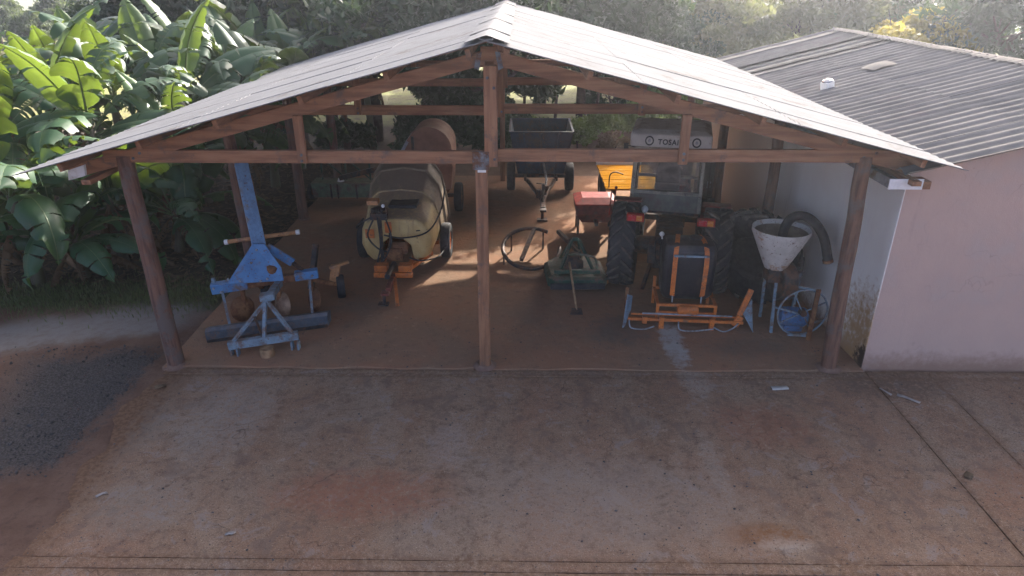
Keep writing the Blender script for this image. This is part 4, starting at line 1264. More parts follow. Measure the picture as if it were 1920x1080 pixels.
# ------------------------------------------------------------------ green seed drill at the back left
gd = empty('seed_drill', (-4.5, 8.2, .022))
tag(gd, 'faded green seed drill box with thin frame bars, at the back left of the shed', 'seed drill')
m = MB().loft([[(-.82, -.18, .12), (.78, -.18, .12), (.78, .2, .12), (-.82, .2, .12)], [(-.84, -.26, .48), (.80, -.26, .48), (.80, .28, .48), (-.84, .28, .48)], [(-.84, -.26, .52), (.80, -.26, .52), (.80, .28, .52), (-.84, .28, .52)]])
m.build('seed_box', 'green_pale', gd, bevel=.012)
m = MB()
for x in (-.62, .0, .62):
    m.bar((x, .1, .5), (x, .1, 1.15), .04, .04)
m.bar((-.62, .1, 1.12), (.62, .1, 1.12), .04, .04).bar((-.6, .1, 1.1), (.0, .1, .55), .03, .03).bar((0, .1, 1.1), (.6, .1, .55), .03, .03)
m.build('frame_bar', 'green', gd)
for x in (-.35, -.18, .3):
    MB().box(x, x + .04, -.275, -.262, .12, .5).build('strap', 'dark_steel', gd)
MB().bar((-.1, -.1, .62), (.9, -.5, .95), .14, .12).build('spout', 'dark_steel', gd)
wheel(gd, (-.95, .05, .22), .2, .1, 0, .5, 'rust', flip=True)
wheel(gd, (.9, .05, .22), .2, .1, 0, .5, 'rust')
MB().lathe([(.09, 0), (.06, .08), (.03, .1)], (-.1, -.1, .53), (0, 0, 1), 10).build('cap', 'white_paint', gd)

# ------------------------------------------------------------------ dark blue tipping trailer
tl = empty('tipping_trailer', (.52, 9.0, .022))
tag(tl, 'dark blue two-wheeled tipping trailer with its drawbar towards the yard', 'trailer')
m = MB()
def rect(hx, y0, y1, z):
    return [(-hx, y0, z), (hx, y0, z), (hx, y1, z), (-hx, y1, z)]
outer = [rect(.60, -.45, .95, .62), rect(.66, -.52, 1.02, .95), rect(.80, -.62, 1.12, 1.72)]
inner = [rect(.77, -.59, 1.09, 1.72), rect(.63, -.49, .99, .95), rect(.58, -.42, .92, .66)]
m.loft(outer + inner, cap=True)
m.build('bin', 'trailer_blue', tl, bevel=.008)
for a, b in (((-.80, -.62), (.80, -.62)), ((.80, -.62), (.80, 1.12)), ((.80, 1.12), (-.80, 1.12)), ((-.80, 1.12), (-.80, -.62))):
    MB().bar((a[0], a[1], 1.735), (b[0], b[1], 1.735), .05, .03).build('rim_rail', 'trailer_blue', tl)
for x in (-.45, 0, .45):
    MB().bar((x * .8, -.50, .64), (x, -.645, 1.70), .05, .03, (0, 1, 0)).build('stake', 'trailer_blue', tl)
m = MB().bar((-.68, .1, .42), (.68, .1, .42), .09, .09).bar((-.4, -.6, .52), (-.4, 1.0, .52), .07, .1).bar((.4, -.6, .52), (.4, 1.0, .52), .07, .1)
m.bar((-.36, -.6, .50), (-.03, -2.0, .44), .07, .08).bar((.36, -.6, .50), (.03, -2.0, .44), .07, .08).bar((0, -1.9, .44), (0, -2.75, .42), .10, .09)
m.box(-.07, .07, -2.95, -2.75, .40, .45)
m.build('drawbar', 'dark_steel', tl, bevel=.006)
m = MB().tube([(.0, -2.35, 0), (.0, -2.35, .9)], .035, 8).bar((-.12, -2.35, .02), (.12, -2.35, .02), .2, .03).bar((-.15, -2.3, .9), (.02, -2.35, .9), .02, .02)
m.lathe([(.07, -.1), (.07, .1)], (-.08, -2.2, .62), (0, 0, 1), 10).lathe([(.06, -.12), (.06, .1)], (.07, -2.0, .66), (.2, 0, 1), 10)
m.build('jack_stand', 'dark_steel', tl)
MB().tube([(.06, -.7, .95), (.12, -1.3, .7), (.05, -1.95, .5)], .028, 8).build('tipping_ram', 'zinc', tl, smooth=True)
wheel(tl, (-.78, .1, .40), .38, .22, 0, .52, 'dark_steel', flip=True)
wheel(tl, (.78, .1, .40), .38, .22, 0, .52, 'dark_steel')

# ------------------------------------------------------------------ yellow flatbed wagon
yw = empty('flatbed_wagon', (2.75, 8.25, .022))
tag(yw, 'yellow boarded flatbed wagon in the sun, between the blue trailer and the tractor', 'wagon')
pk = MB().box(-.70, .70, -.095, .095, -.02, .02).mesh('plank', 'yellow')
for i in range(11):
    inst('plank', pk, yw, (random.uniform(-.01, .01), -1.15 + .205 * i, .66 + random.uniform(-.004, .004)), (0, 0, random.uniform(-.006, .006)))
MB().bar((-.71, 1.12, .72), (.71, 1.12, .72), .06, .14).build('end_rail', 'white_paint', yw)
m = MB().bar((-.5, -1.2, .58), (-.5, 1.1, .58), .08, .11).bar((.5, -1.2, .58), (.5, 1.1, .58), .08, .11).bar((-.6, .3, .4), (.6, .3, .4), .08, .08)
m.build('chassis', 'dark_steel', yw)
MB().tube(curve([(-.62, -1.1, .68), (-.62, -1.14, .98), (-.5, -1.14, 1.06), (-.3, -1.12, 1.0)], 6), .015, 6).build('hand_hoop', 'dark_steel', yw)
wheel(yw, (-.62, .3, .33), .30, .17, 0, .52, 'dark_steel', flip=True)
wheel(yw, (.62, .3, .33), .30, .17, 0, .52, 'dark_steel')

# ------------------------------------------------------------------ red fertiliser box
rd = empty('fertiliser_spreader', (1.68, 6.05, .022))
tag(rd, 'low red fertiliser box with levers, between the tractor and the trailer drawbar', 'spreader')
m = MB().loft([rect(.30, -.25, .25, .25), rect(.44, -.42, .42, .50), rect(.45, -.43, .43, .70)])
m.build('hopper', 'red_dark', rd, bevel=.012)
m = MB().loft([rect(.47, -.45, .45, .705), rect(.47, -.45, .45, .73), rect(.30, -.2, .25, .82)])
m.build('lid', 'red', rd, bevel=.012)
m = MB().tube([(.36, -.46, .5), (.40, -.46, 1.12)], .016, 6).tube([(.28, -.46, .5), (.30, -.5, 1.05)], .016, 6)
m.ball((.40, -.46, 1.13), .035, 8)
m.build('lever', 'red', rd, smooth=True)
m = MB().bar((-.4, 0, .3), (.4, 0, .3), .07, .07).bar((0, -.6, .32), (0, .2, .32), .07, .07)
for x in (-.38, .38):
    m.bar((x, .2, .0), (x, .2, .6), .05, .05).bar((x, -.3, .0), (x, -.3, .6), .05, .05)
m.build('frame', 'dark_steel', rd)

# ------------------------------------------------------------------ green mower
gm = empty('rotary_mower', (1.02, 3.0, .022), R(4))
tag(gm, 'dark green rotary mower with a hitch frame, left of the big tractor wheel', 'mower')
m = MB()
deck = [(-.42, -.42), (.46, -.46), (.56, -.30), (.56, .42), (.30, .66), (-.30, .66), (-.52, .40), (-.52, -.28)]
m.loft([[(x * 1.02, y * 1.02, .10) for x, y in deck], [(x * 1.02, y * 1.02, .27) for x, y in deck], [(x * .9, y * .9, .31) for x, y in deck]])
m.build('deck', 'green', gm, bevel=.012)
MB().bar((-.5, -.455, .16), (.5, -.50, .16), .02, .12).build('rubber_skirt', 'rubber', gm)
m = MB().lathe([(.19, 0), (.18, .12), (.12, .18), (.12, .26), (.05, .3)], (0, .1, .30), (0, 0, 1), 16)
m.build('gearbox', 'dark_steel', gm, smooth=40)
m = MB()
for s_ in (-1, 1):
    m.bar((s_ * .34, -.30, .32), (s_ * .06, .02, .90), .05, .05).bar((s_ * .05, .02, .9), (s_ * .2, .55, .32), .04, .04)
m.bar((-.42, -.32, .40), (.42, -.36, .40), .07, .07).bar((-.05, .02, .9), (.05, .02, .9), .06, .06)
m.build('hitch_frame', 'green', gm, bevel=.006)
MB().tube(curve([(-.1, .1, .55), (.05, -.15, .66), (.32, -.22, .62), (.38, -.25, .42), (.36, -.28, .32)], 8), .02, 8).build('hose', 'green_pale', gm, smooth=True)
MB().bar((.60, -.2, .1), (.60, -.16, .66), .03, .10).build('side_plate', 'orange_rod', gm)
MB().bar((.12, .2, .55), (-.2, 1.0, .7), .07, .07).build('drive_shaft', 'dark_steel', gm)

# dark hoop guard standing left of the mower
hp = [(.22 + .58 * math.cos(a), 4.15 + .72 * math.sin(a), .30 + .16 * math.sin(a)) for a in [2 * math.pi * i / 40 for i in range(40)]]
m = MB().tube(hp[6:] + hp[:1], .04, 8)
hg = m.build('rake_hoop', 'dark_steel', smooth=True)
for a in (1.2, 2.4, 3.6, 5.2):
    i = int(a / (2 * math.pi) * 40)
    MB().bar(hp[i], (hp[i][0], hp[i][1], .02), .035, .035).build('leg', 'dark_steel', hg)
MB().bar((.30, 4.9, .45), (.02, 3.5, .30), .07, .06).build('cross_bar', 'dark_steel', hg)
tag(hg, 'dark curved hoop frame standing on short legs between the middle post and the mower', 'metal frame')

# hoe leaning on the mower
hoe = empty('hoe', (.97, 1.80, .022))
tag(hoe, 'hoe with a pale wooden handle, leaning on the green mower', 'hoe')
MB().tube([(.02, -.02, .03), (-.03, .42, .32), (-.08, .78, .62)], .02, 8).build('handle', 'log_pale', hoe, smooth=True)
MB().prism([(-.1, -.10, .0), (.12, -.10, .0), (.10, .02, .06), (-.07, .02, .06)], (0, 0, .012)).build('blade', 'dark_steel', hoe)

# ------------------------------------------------------------------ foliage helpers
def quads_mesh(name, C, U, W, mat, fold=.25):
    """Leaf shapes: centre C, half length vector U, half width vector W; each a folded kite of two triangles pairs."""
    n = len(C)
    Nn = np.cross(U, W)
    Nn /= (np.linalg.norm(Nn, axis=1, keepdims=True) + 1e-9)
    wl = np.linalg.norm(W, axis=1, keepdims=True)
    P = np.empty((n, 4, 3), dtype=np.float32)
    P[:, 0] = C - U
    P[:, 1] = C + W + Nn * wl * fold + U * .1
    P[:, 2] = C + U
    P[:, 3] = C - W + Nn * wl * fold + U * .1
    tri = np.array([[0, 1, 2], [0, 2, 3]])
    idx = (np.arange(n)[:, None, None] * 4 + tri[None]).reshape(-1)
    me = bpy.data.meshes.new(name)
    me.vertices.add(n * 4)
    me.vertices.foreach_set('co', P.reshape(-1))
    me.loops.add(n * 6)
    me.loops.foreach_set('vertex_index', idx.astype(np.int32))
    me.polygons.add(n * 2)
    me.polygons.foreach_set('loop_start', np.arange(0, n * 6, 3, dtype=np.int32))
    me.polygons.foreach_set('loop_total', np.full(n * 2, 3, dtype=np.int32))
    me.update(calc_edges=True)
    me.materials.append(M[mat])
    return me

def rand_dirs(r, n):
    d = r.normal(size=(n, 3))
    return d / np.linalg.norm(d, axis=1, keepdims=True)

def crown_points(r, n, rad, clumps, skirt=.0, clump_r=.28, shell=.55):
    """points spread over leaf clumps that fill an uneven ellipsoid (unit sphere scaled by rad)."""
    d = rand_dirs(r, clumps)
    d[:, 2] = np.where(d[:, 2] < -.55, -d[:, 2] * .5, d[:, 2])
    rr = shell + (1 - shell) * r.random(clumps) ** .6
    lump = 1 + .16 * np.sin(d[:, 0] * 5 + 1) * np.sin(d[:, 1] * 4 + 2) + .12 * np.sin(d[:, 2] * 7)
    cc = d * (rr * lump)[:, None]
    size = clump_r * (.6 + .8 * r.random(clumps))
    k = r.integers(0, clumps, n)
    off = rand_dirs(r, n) * (r.random(n) ** .45)[:, None] * size[k][:, None]
    off[:, 2] *= .7
    return (cc[k] + off) * np.array(rad), d[k]

def leaf_cloud(name, seed, n, rad, mat, ll=.16, lw=.05, clumps=70, clump_r=.28, shell=.5, droop=.4):
    r = np.random.default_rng(seed)
    C, D = crown_points(r, n, rad, clumps, clump_r=clump_r, shell=shell)
    U = rand_dirs(r, n) + D * .5
    U[:, 2] -= droop
    U /= np.linalg.norm(U, axis=1, keepdims=True)
    Wv = np.cross(U, rand_dirs(r, n) + np.array([0, 0, .6]))
    Wv /= (np.linalg.norm(Wv, axis=1, keepdims=True) + 1e-9)
    s = .7 + .6 * r.random(n)
    return quads_mesh(name, C, U * (ll * s)[:, None], Wv * (lw * s)[:, None], mat)

def trunk_mesh(seed, h, r0, spread, limbs=6, bark='bark'):
    rr = random.Random(seed)
    m = MB()
    top = Vector((rr.uniform(-.2, .2), rr.uniform(-.2, .2), h * .55))
    m.tube(curve([(0, 0, -.2), (rr.uniform(-.08, .08), rr.uniform(-.08, .08), h * .25), top], 5), [r0 * (1.25 - .6 * i / 10) for i in range(11)], 10)
    for k in range(limbs):
        a = 2 * math.pi * (k + rr.random() * .7) / limbs
        st = Vector((0, 0, h * rr.uniform(.28, .5)))
        en = Vector((math.cos(a) * spread * rr.uniform(.5, .85), math.sin(a) * spread * rr.uniform(.5, .85), h * rr.uniform(.6, .95)))
        mid = st.lerp(en, .5) + Vector((0, 0, -.08 * h * rr.random()))
        c = curve([st, mid, en], 4)
        m.tube(c, [r0 * .5 * (1 - .85 * i / 8) for i in range(9)], 6)
        for q in range(2):
            e2 = c[4] + Vector((rr.uniform(-1, 1), rr.uniform(-1, 1), rr.uniform(.1, .9))) * spread * .35
            m.tube([c[4], c[4].lerp(e2, .5), e2], [r0 * .22, r0 * .14, r0 * .04], 5)
    return m.mesh('trunk', bark, smooth=True)

CR = {
    'mangoA': leaf_cloud('crown', 1, 30000, (3.6, 3.4, 2.9), 'mango', .17, .055, 100, .26, .55),
    'mangoB': leaf_cloud('crown', 2, 26000, (3.2, 3.6, 2.8), 'mango', .16, .055, 85, .27, .55),
    'groveA': leaf_cloud('crown', 3, 22000, (3.2, 3.0, 2.6), 'grove', .15, .07, 80, .26, .5, .15),
    'olive': leaf_cloud('crown', 4, 20000, (3.4, 3.2, 2.7), 'olive_leaf', .12, .06, 110, .22, .45, .1),
    'yellow': leaf_cloud('crown', 5, 9000, (2.0, 1.8, 1.7), 'yellow_leaf', .12, .065, 50, .26, .4, .1),
    'bushA': leaf_cloud('crown', 6, 3800, (.62, .6, .62), 'bush_leaf', .075, .028, 26, .34, .3, .1),
    'bushB': leaf_cloud('crown', 7, 3000, (.55, .5, .5), 'bush_dry', .06, .022, 22, .34, .3, .1),
    'bushD': leaf_cloud('crown', 9, 4200, (.75, .62, .62), 'mango', .09, .03, 30, .32, .3, .2),
    'farA': leaf_cloud('crown', 8, 5000, (4.5, 4.2, 3.4), 'far_leaf', .34, .16, 60, .30, .5, .1),
}
TK = {'mango': trunk_mesh(1, 5.2, .24, 3.0), 'mango2': trunk_mesh(5, 5.0, .22, 2.8, 7), 'thin': trunk_mesh(2, 5.0, .13, 2.4, 5), 'bush': trunk_mesh(3, .9, .03, .4, 5), 'far': trunk_mesh(4, 7, .3, 3, 5)}

def tree(name, crown, trunk, loc, cz, scl, rz, label, group=None, cat='tree', stretch=1.0):
    o = empty(name, loc, rz)
    tag(o, label, cat, group)
    t_ = inst('trunk', TK[trunk], o, (0, 0, 0), (0, 0, 0), (scl, scl, scl * stretch))
    c_ = inst('crown', CR[crown], o, (0, 0, cz), (0, 0, rz * 1.7), (scl, scl, scl))
    return o

# dark evergreens close behind the shed
TREES = [
    ('evergreen_tree', 'mangoA', 'mango', (-5.2, 15.4), 3.6, 1.05, .4, 'dark evergreen tree behind the left half of the shed roof, beside the bananas'),
    ('evergreen_tree', 'mangoB', 'mango2', (-1.0, 14.6), 3.9, 1.02, 1.6, 'dark evergreen tree straight behind the roof ridge'),
    ('evergreen_tree', 'mangoA', 'mango2', (2.3, 17.6), 4.1, .86, 3.0, 'dark evergreen tree behind the shed, just right of the ridge'),
    ('evergreen_tree', 'mangoB', 'mango', (-9.2, 17.6), 4.0, 1.12, 4.2, 'dark evergreen tree rising behind the banana grove, left of the shed roof'),
    ('evergreen_tree', 'mangoA', 'mango', (-13.2, 18.0), 3.3, .78, 5.2, 'round dark tree above the bananas, nearest the far valley view'),
    ('evergreen_tree', 'mangoB', 'mango', (-3.4, 20.5), 4.6, 1.15, 2.4, 'tall dark evergreen at the field edge, second rank behind the shed'),
    ('evergreen_tree', 'mangoA', 'mango', (-7.0, 22.5), 3.6, 1.1, 6.0, 'dark evergreen at the field edge, left of the tallest evergreen'),
    ('evergreen_tree', 'mangoB', 'mango2', (.8, 21.5), 4.4, 1.05, 5.5, 'dark evergreen beyond the fence posts, behind the blue trailer'),
    ('evergreen_tree', 'mangoB', 'mango2', (5.2, 20.5), 2.6, .72, 0.9, 'smaller dark evergreen right of the shed ridge, before the olive-grey tree'),
    ('slender_tree', 'olive', 'thin', (8.4, 23.5), 3.0, 1.15, .8, 'olive-grey sparse tree right behind the shed, left of the yellow one'),
    ('slender_tree', 'olive', 'thin', (13.4, 26.5), 3.0, 1.2, 2.2, 'pale olive tree above the far corner of the ribbed roof'),
    ('slender_tree', 'groveA', 'thin', (5.2, 27), 3.6, 1.2, 3.3, 'mid green tree seen between the dark evergreen and the olive-grey tree'),
    ('slender_tree', 'groveA', 'thin', (10.5, 33), 3.6, 1.3, 1.3, 'mid green tree behind the two olive ones'),
    ('flowering_tree', 'yellow', 'thin', (16.0, 20.6), 2.5, 1.05, .5, 'yellow-flowered small tree above the ridge of the ribbed roof'),
    ('shade_tree', 'mangoA', 'mango', (19.8, 20.4), 3.3, 1.1, 1.2, 'big dark green tree at the top right, behind the ribbed roof'),
    ('shade_tree', 'mangoB', 'mango', (24.3, 19.6), 3.3, 1.15, 2.6, 'dark tree at the right edge behind the ribbed roof'),
    ('shade_tree', 'groveA', 'mango', (21.5, 29.5), 4.0, 1.35, 4.0, 'tall mid green tree behind the big dark one at the right'),
    ('shade_tree', 'groveA', 'mango2', (16.0, 34), 3.6, 1.4, 5.0, 'green tree farthest back, above the yellow-flowered one'),
    ('shade_tree', 'groveA', 'mango2', (-1.0, 29), 4.2, 1.3, 2.0, 'mid green tree across the field, far behind the ridge'),
]
for nm, c, k, (x, y), cz, s_, rz, lb in TREES:
    tree(nm, c, k, (x, y, 0), cz, s_, rz, lb)

# shrubs in the sunny back yard
sh = [((1.9, 13.9, 0), 'bushA', .95, 'leafy green shrub directly behind the blue trailer bin'), ((2.75, 14.6, 0), 'bushA', 1.1, 'tallest light green shrub behind the trailer and wagon'),
      ((3.0, 13.0, 0), 'bushB', .9, 'low reddish dry shrub in front of the tallest green shrub'), ((4.2, 15.2, 0), 'bushA', 1.25, 'green shrub seen above the tractor cab roof'),
      ((.6, 15.6, 0), 'bushA', .7, 'small pale shrub under the dark tree, left of the trailer bin'), ((-5.9, 14.0, 0), 'bushB', .9, 'low brown shrub at the field edge behind the seed drill'), ((4.5, 12.4, 0), 'bushA', .8, 'small shrub near the back corner of the white wall'),
      ((-2.9, 12.6, 0), 'bushD', 1.5, 'dark leafy undergrowth bush behind the rust-brown spreader hood'), ((-1.3, 12.9, 0), 'bushD', 1.7, 'dark undergrowth bush behind the middle of the shed'), ((-5.4, 12.3, 0), 'bushD', 1.2, 'dark bush behind the seed drill, next to the bananas'), ((-.1, 13.6, 0), 'bushD', 1.2, 'dark bush left of the blue trailer bin'),
      ((-7.6, 16.2, 0), 'bushD', 1.9, 'broad dark bush at the field edge, left of the shed opening'), ((-3.2, 17.2, 0), 'bushD', 2.0, 'large dark bush at the field edge behind the rust-brown hood'), ((-1.2, 18.2, 0), 'bushD', 2.0, 'dark bush far behind the king post, at the field edge'), ((3.6, 18.6, 0), 'bushD', 2.0, 'dark bush at the field edge behind the wagon'), ((6.0, 17.2, 0), 'bushA', 2.0, 'wide green bush behind the back corner of the pink building'), ((8.5, 15.5, 0), 'bushA', 1.9, 'wide green bush close behind the pink building')]
for i, (p, c, s_, lb) in enumerate(sh):
    tree('shrub', c, 'bush', p, .55 * s_, s_, i * 1.3, lb, None, 'shrub')
# fence posts at the field edge
for i, (x, lb) in enumerate(((.1, 'left'), (1.3, 'middle'), (2.9, 'right'))):
    o = log_post(x, 17.6 + .1 * i, 1.25, .06, (.03, 0), 60 + i).build('fence_post', 'fencepost', smooth=50)
    tag(o, 'grey wooden fence post at the sunny field edge, %s of three' % {'left': 'leftmost', 'middle': 'middle one', 'right': 'rightmost'}[lb], 'fence post', 'fence posts along the field')

# ------------------------------------------------------------------ banana grove
def banana_leaf(Ln, Wd, droop, fold, tears, seed, shrivel=0.0, mats=('banana', 'banana_rib')):
    r = random.Random(seed)
    n = 30
    m = MB()
    sp_, ang = [Vector((0, 0, 0))], 0.0
    for i in range(n):
        s = (i + .5) / n
        ang = -droop * (s ** 1.6)
        tw = .06 * math.sin(s * 5 + seed)
        sp_.append(sp_[-1] + Vector((math.cos(ang), tw * .4, math.sin(ang))) * Ln / n)
    def hw(s):
        if s < .13:
            return 0.0
        u = (s - .13) / .87
        return Wd * min(1, (u / .22) ** .7) * max(0.0, 1 - max(0, (u - .42) / .58) ** 1.7) ** .9
    m.cur = 0
    for side in (-1, 1):
        i = int(.13 * n) + 1
        while i < n:
            ln = r.randint(1, 3) if r.random() < tears else r.randint(4, 9)
            j = min(n, i + ln)
            dr = r.uniform(-.1, .35) * (1 if tears > .2 else .4) + shrivel * r.uniform(0, 1.3)
            short = r.uniform(.62, 1.05) if tears > .3 else 1.0
            vs = []
            cnt = j - i + 1
            for k in range(i, j + 1):
                s = k / n
                c = sp_[k]
                f = ((k - i) / max(1, cnt - 1) - .5)
                w0 = hw(s) * short
                tang = (sp_[min(n, k + 1)] - sp_[max(0, k - 1)]).normalized()
                lat = Vector((0, side, 0))
                upv = tang.cross(lat) * (side)
                if upv.z < 0: upv = -upv
                pinch = -f * (.38 if tears > .3 else .10) * Ln / n * cnt
                for q, t_ in enumerate((0.0, .35, .7, 1.0)):
                    a = fold - (dr + .6) * t_ * t_
                    x_ = w0 * t_
                    p = c + lat * (x_ * math.cos(a)) + upv * (x_ * math.sin(a)) + tang * (pinch * t_ + .16 * w0 * t_)
                    p += Vector((0, 0, .012 * math.sin(k * 1.9 + q + seed) * t_))
                    vs.append(p)
            fs = []
            for k in range(cnt - 1):
                for q in range(3):
                    a = k * 4 + q
                    fs.append((a, a + 4, a + 5, a + 1))
            m.add(vs, fs)
            i = j
    m.cur = 1
    m.tube([p + Vector((0, 0, -.012)) for p in sp_[::2]], [.028 * (1 - .8 * i / (len(sp_[::2]) - 1)) for i in range(len(sp_[::2]))], 5)
    me = m.mesh('leaf', list(mats), smooth=True, fix=False)
    return me
LG = [banana_leaf(2.4, .40, 1.0, .45, .3, 1), banana_leaf(2.7, .43, 1.4, .35, .45, 2), banana_leaf(2.3, .38, .7, .5, .15, 3), banana_leaf(2.6, .40, 1.9, .25, .7, 4), banana_leaf(2.8, .44, 1.1, .4, .35, 5), banana_leaf(2.3, .37, 2.2, .15, .85, 6), banana_leaf(2.5, .39, 1.6, .3, .6, 7)]
LH = [banana_leaf(2.7, .42, 1.9, .2, .3, 31), banana_leaf(2.9, .44, 1.55, .12, .4, 32), banana_leaf(2.5, .40, 2.3, .15, .2, 33)]
LY = [banana_leaf(2.0, .32, .45, .55, .05, 11, mats=('banana_young', 'banana_rib')), banana_leaf(2.2, .34, .8, .45, .2, 12, mats=('banana_young', 'banana_rib'))]
LD = [banana_leaf(1.8, .22, 1.0, -.3, .9, 21, .8, ('banana_dry', 'banana_dry')), banana_leaf(2.0, .25, .7, -.5, .8, 22, 1.0, ('banana_dry', 'banana_dry')), banana_leaf(1.5, .2, 1.2, -.2, .9, 23, .6, ('banana_dry', 'banana_dry'))]
STEMS = []
for k in range(3):
    rr = random.Random(k)
    pts, rs = [], []
    for i in range(9):
        f = i / 8
        pts.append((.05 * math.sin(f * 3 + k), .05 * math.cos(f * 2 + k), -.1 + 1.1 * f))
        rs.append((.13 - .055 * f) * rr.uniform(.93, 1.07))
    STEMS.append(MB().tube(pts, rs, 10).mesh('pseudostem', 'stem', smooth=True))

def banana(loc, h, label, seed, scale=1.0, nl=8, nd=6, group='banana plants of the grove', toward=None):
    r = random.Random(seed)
    o = empty('banana_plant', loc, r.uniform(0, 6.28))
    tag(o, label, 'banana plant', group)
    inst('pseudostem', STEMS[seed % 3], o, (0, 0, 0), (r.uniform(-.06, .06), r.uniform(-.06, .06), 0), (scale, scale, h))
    for k in range(nl):
        az = k * 2.399 + r.uniform(-.3, .3)
        f = k / max(1, nl - 1)
        el = R(25 + 52 * f + r.uniform(-8, 8))
        me = r.choice(LY) if (f > .75 and r.random() < .6) else r.choice(LG)
        s_ = scale * r.uniform(.82, 1.08)
        inst('leaf', me, o, (0, 0, h - .12 + .12 * f), (r.uniform(-.7, .7), -el, az), (s_, s_ * r.uniform(.9, 1.2), s_))
    if seed < 200:
        for k in range(5):
            s_ = scale * r.uniform(.85, 1.1)
            inst('leaf', r.choice(LH), o, (0, 0, h * r.uniform(.72, .95)), (r.uniform(-.5, .5), -R(r.uniform(10, 45)), r.uniform(0, 6.28)), (s_, s_, s_))
    for k in range(nd):
        az = r.uniform(0, 6.28)
        s_ = scale * r.uniform(.7, 1.0)
        inst('dry_leaf', r.choice(LD), o, (0, 0, h * r.uniform(.75, .97)), (r.uniform(-.4, .4), R(r.uniform(15, 60)), az), (s_, s_, s_))
    return o
front = [
    ((-9.3, 3.0), 1.75, 'banana plant nearest the yard path, at the left edge of the picture', 1.0, 8, 5),
    ((-8.1, 4.0), 1.45, 'short banana plant with brown hanging leaves at the end of the grass strip', .9, 7, 8),
    ((-7.5, 5.9), 2.0, 'banana plant with wide upright leaves just left of the shed eave', 1.0, 8, 4),
    ((-8.9, 5.2), 2.45, 'tall banana plant second from the left in the front rank', 1.1, 9, 4),
    ((-7.0, 7.6), 2.1, 'banana plant behind the first left post, leaves over the shed eave', 1.0, 8, 4),
    ((-6.9, 9.6), 2.2, 'banana plant beside the second left post, with a bare straight stem', 1.0, 8, 4),
    ((-6.7, 11.6), 2.5, 'banana plant at the back left corner of the shed', 1.05, 8, 4),
    ((-8.6, 3.35), .75, 'small banana sucker with low drooping leaves beside the grass strip', .8, 7, 5),
    ((-7.3, 4.7), .95, 'low banana sucker between the front rank and the left shed post', .8, 7, 6),
    ((-10.2, 2.9), 1.0, 'low banana sucker at the very left edge above the path', .85, 7, 5),
    ((-8.2, 8.2), 2.6, 'tall banana plant with a bright young leaf above the middle of the left eave', 1.1, 9, 4),
]
for i, (p, h, lb, s_, nl, nd) in enumerate(front):
    banana((p[0], p[1], 0), h, lb, 100 + i, s_, nl, nd)
rear = [(-10.6, 4.2, 2.3), (-10.3, 6.4, 2.7), (-9.4, 7.2, 2.6), (-11.8, 5.6, 2.6), (-9.6, 9.4, 2.8), (-8.0, 10.4, 2.8), (-11.3, 8.4, 2.7), (-12.9, 7.4, 2.6), (-7.9, 12.6, 2.9), (-9.7, 11.8, 3.0), (-12.0, 10.6, 2.8), (-6.2, 13.3, 2.8), (-13.8, 9.4, 2.5), (-11.5, 3.6, 1.7), (-7.3, 14.3, 3.0), (-14.6, 7.0, 2.3), (-5.5, 12.4, 3.0), (-4.9, 13.4, 3.2), (-6.6, 15.6, 3.3)]
for i, (x, y, h) in enumerate(rear):
    banana((x, y, 0), h, 'banana plant deep inside the grove, behind the front rank', 200 + i, 1.05, 9, 3, 'banana plants deep in the grove')

# ------------------------------------------------------------------ loose ground cover (uncountable)
r = np.random.default_rng(5)
n = 5000
x = r.uniform(-12, -5.5, n); y = 2.35 + (x + 8) * .08 + r.normal(0, .38, n)
C = np.stack([x, y, np.full(n, .0)], 1)
U = rand_dirs(r, n) * .35 + np.array([0, 0, 1.0]); U /= np.linalg.norm(U, axis=1, keepdims=True)
Wv = np.cross(U, rand_dirs(r, n)); Wv /= np.linalg.norm(Wv, axis=1, keepdims=True)
s_ = .03 + .05 * r.random(n)
o = bpy.data.objects.new('grass', quads_mesh('grass', C, U * s_[:, None], Wv * .008, 'grass'))
COL.objects.link(o); tag(o, 'short sparse grass along the foot of the banana grove', 'grass', kind='stuff')
n = 5200
x = r.uniform(-14, -5.35, n); y = r.uniform(2.9, 13, n)
C = np.stack([x, y, r.uniform(-.045, .02, n)], 1)
U = rand_dirs(r, n); U[:, 2] *= .25; U /= np.linalg.norm(U, axis=1, keepdims=True)
Wv = np.cross(U, np.array([0, 0, 1.0]) + rand_dirs(r, n) * .4); Wv /= np.linalg.norm(Wv, axis=1, keepdims=True)
s_ = .04 + .12 * r.random(n) ** 2
o = bpy.data.objects.new('leaf_litter', quads_mesh('leaf_litter', C, U * s_[:, None], Wv * (s_ * .35)[:, None], 'litter'))
COL.objects.link(o); tag(o, 'dry fallen leaves under the banana plants', 'leaf litter', kind='stuff')
# gravel
m = MB()
rr = random.Random(4)
for i in range(2600):
    x = rr.uniform(-9.0, -5.35); y = rr.uniform(-2.6, .6)
    lim = -7.6 - .25 * y + rr.uniform(-.5, .5)
    if x < lim or x > -5.6 + rr.uniform(-.2, .35) ** 3: continue
    s = rr.uniform(.006, .02) * (1.9 if rr.random() < .06 else 1)
    c = Vector((x, y, ground_z(x, y) + s * .3))
    q = Euler((rr.uniform(0, 6), rr.uniform(0, 6), rr.uniform(0, 6))).to_matrix()
    vs = [c + q @ Vector(v) * s for v in ((1, 0, 0), (-1, 0, .1), (0, .9, 0), (0, -.8, .1), (.1, 0, .6), (0, .1, -.6))]
    m.add(vs, [(0, 2, 4), (2, 1, 4), (1, 3, 4), (3, 0, 4), (2, 0, 5), (1, 2, 5), (3, 1, 5), (0, 3, 5)])
o = m.build('gravel', 'gravel', fix=False)
tag(o, 'dark loose gravel left of the concrete yard', 'gravel', kind='stuff')
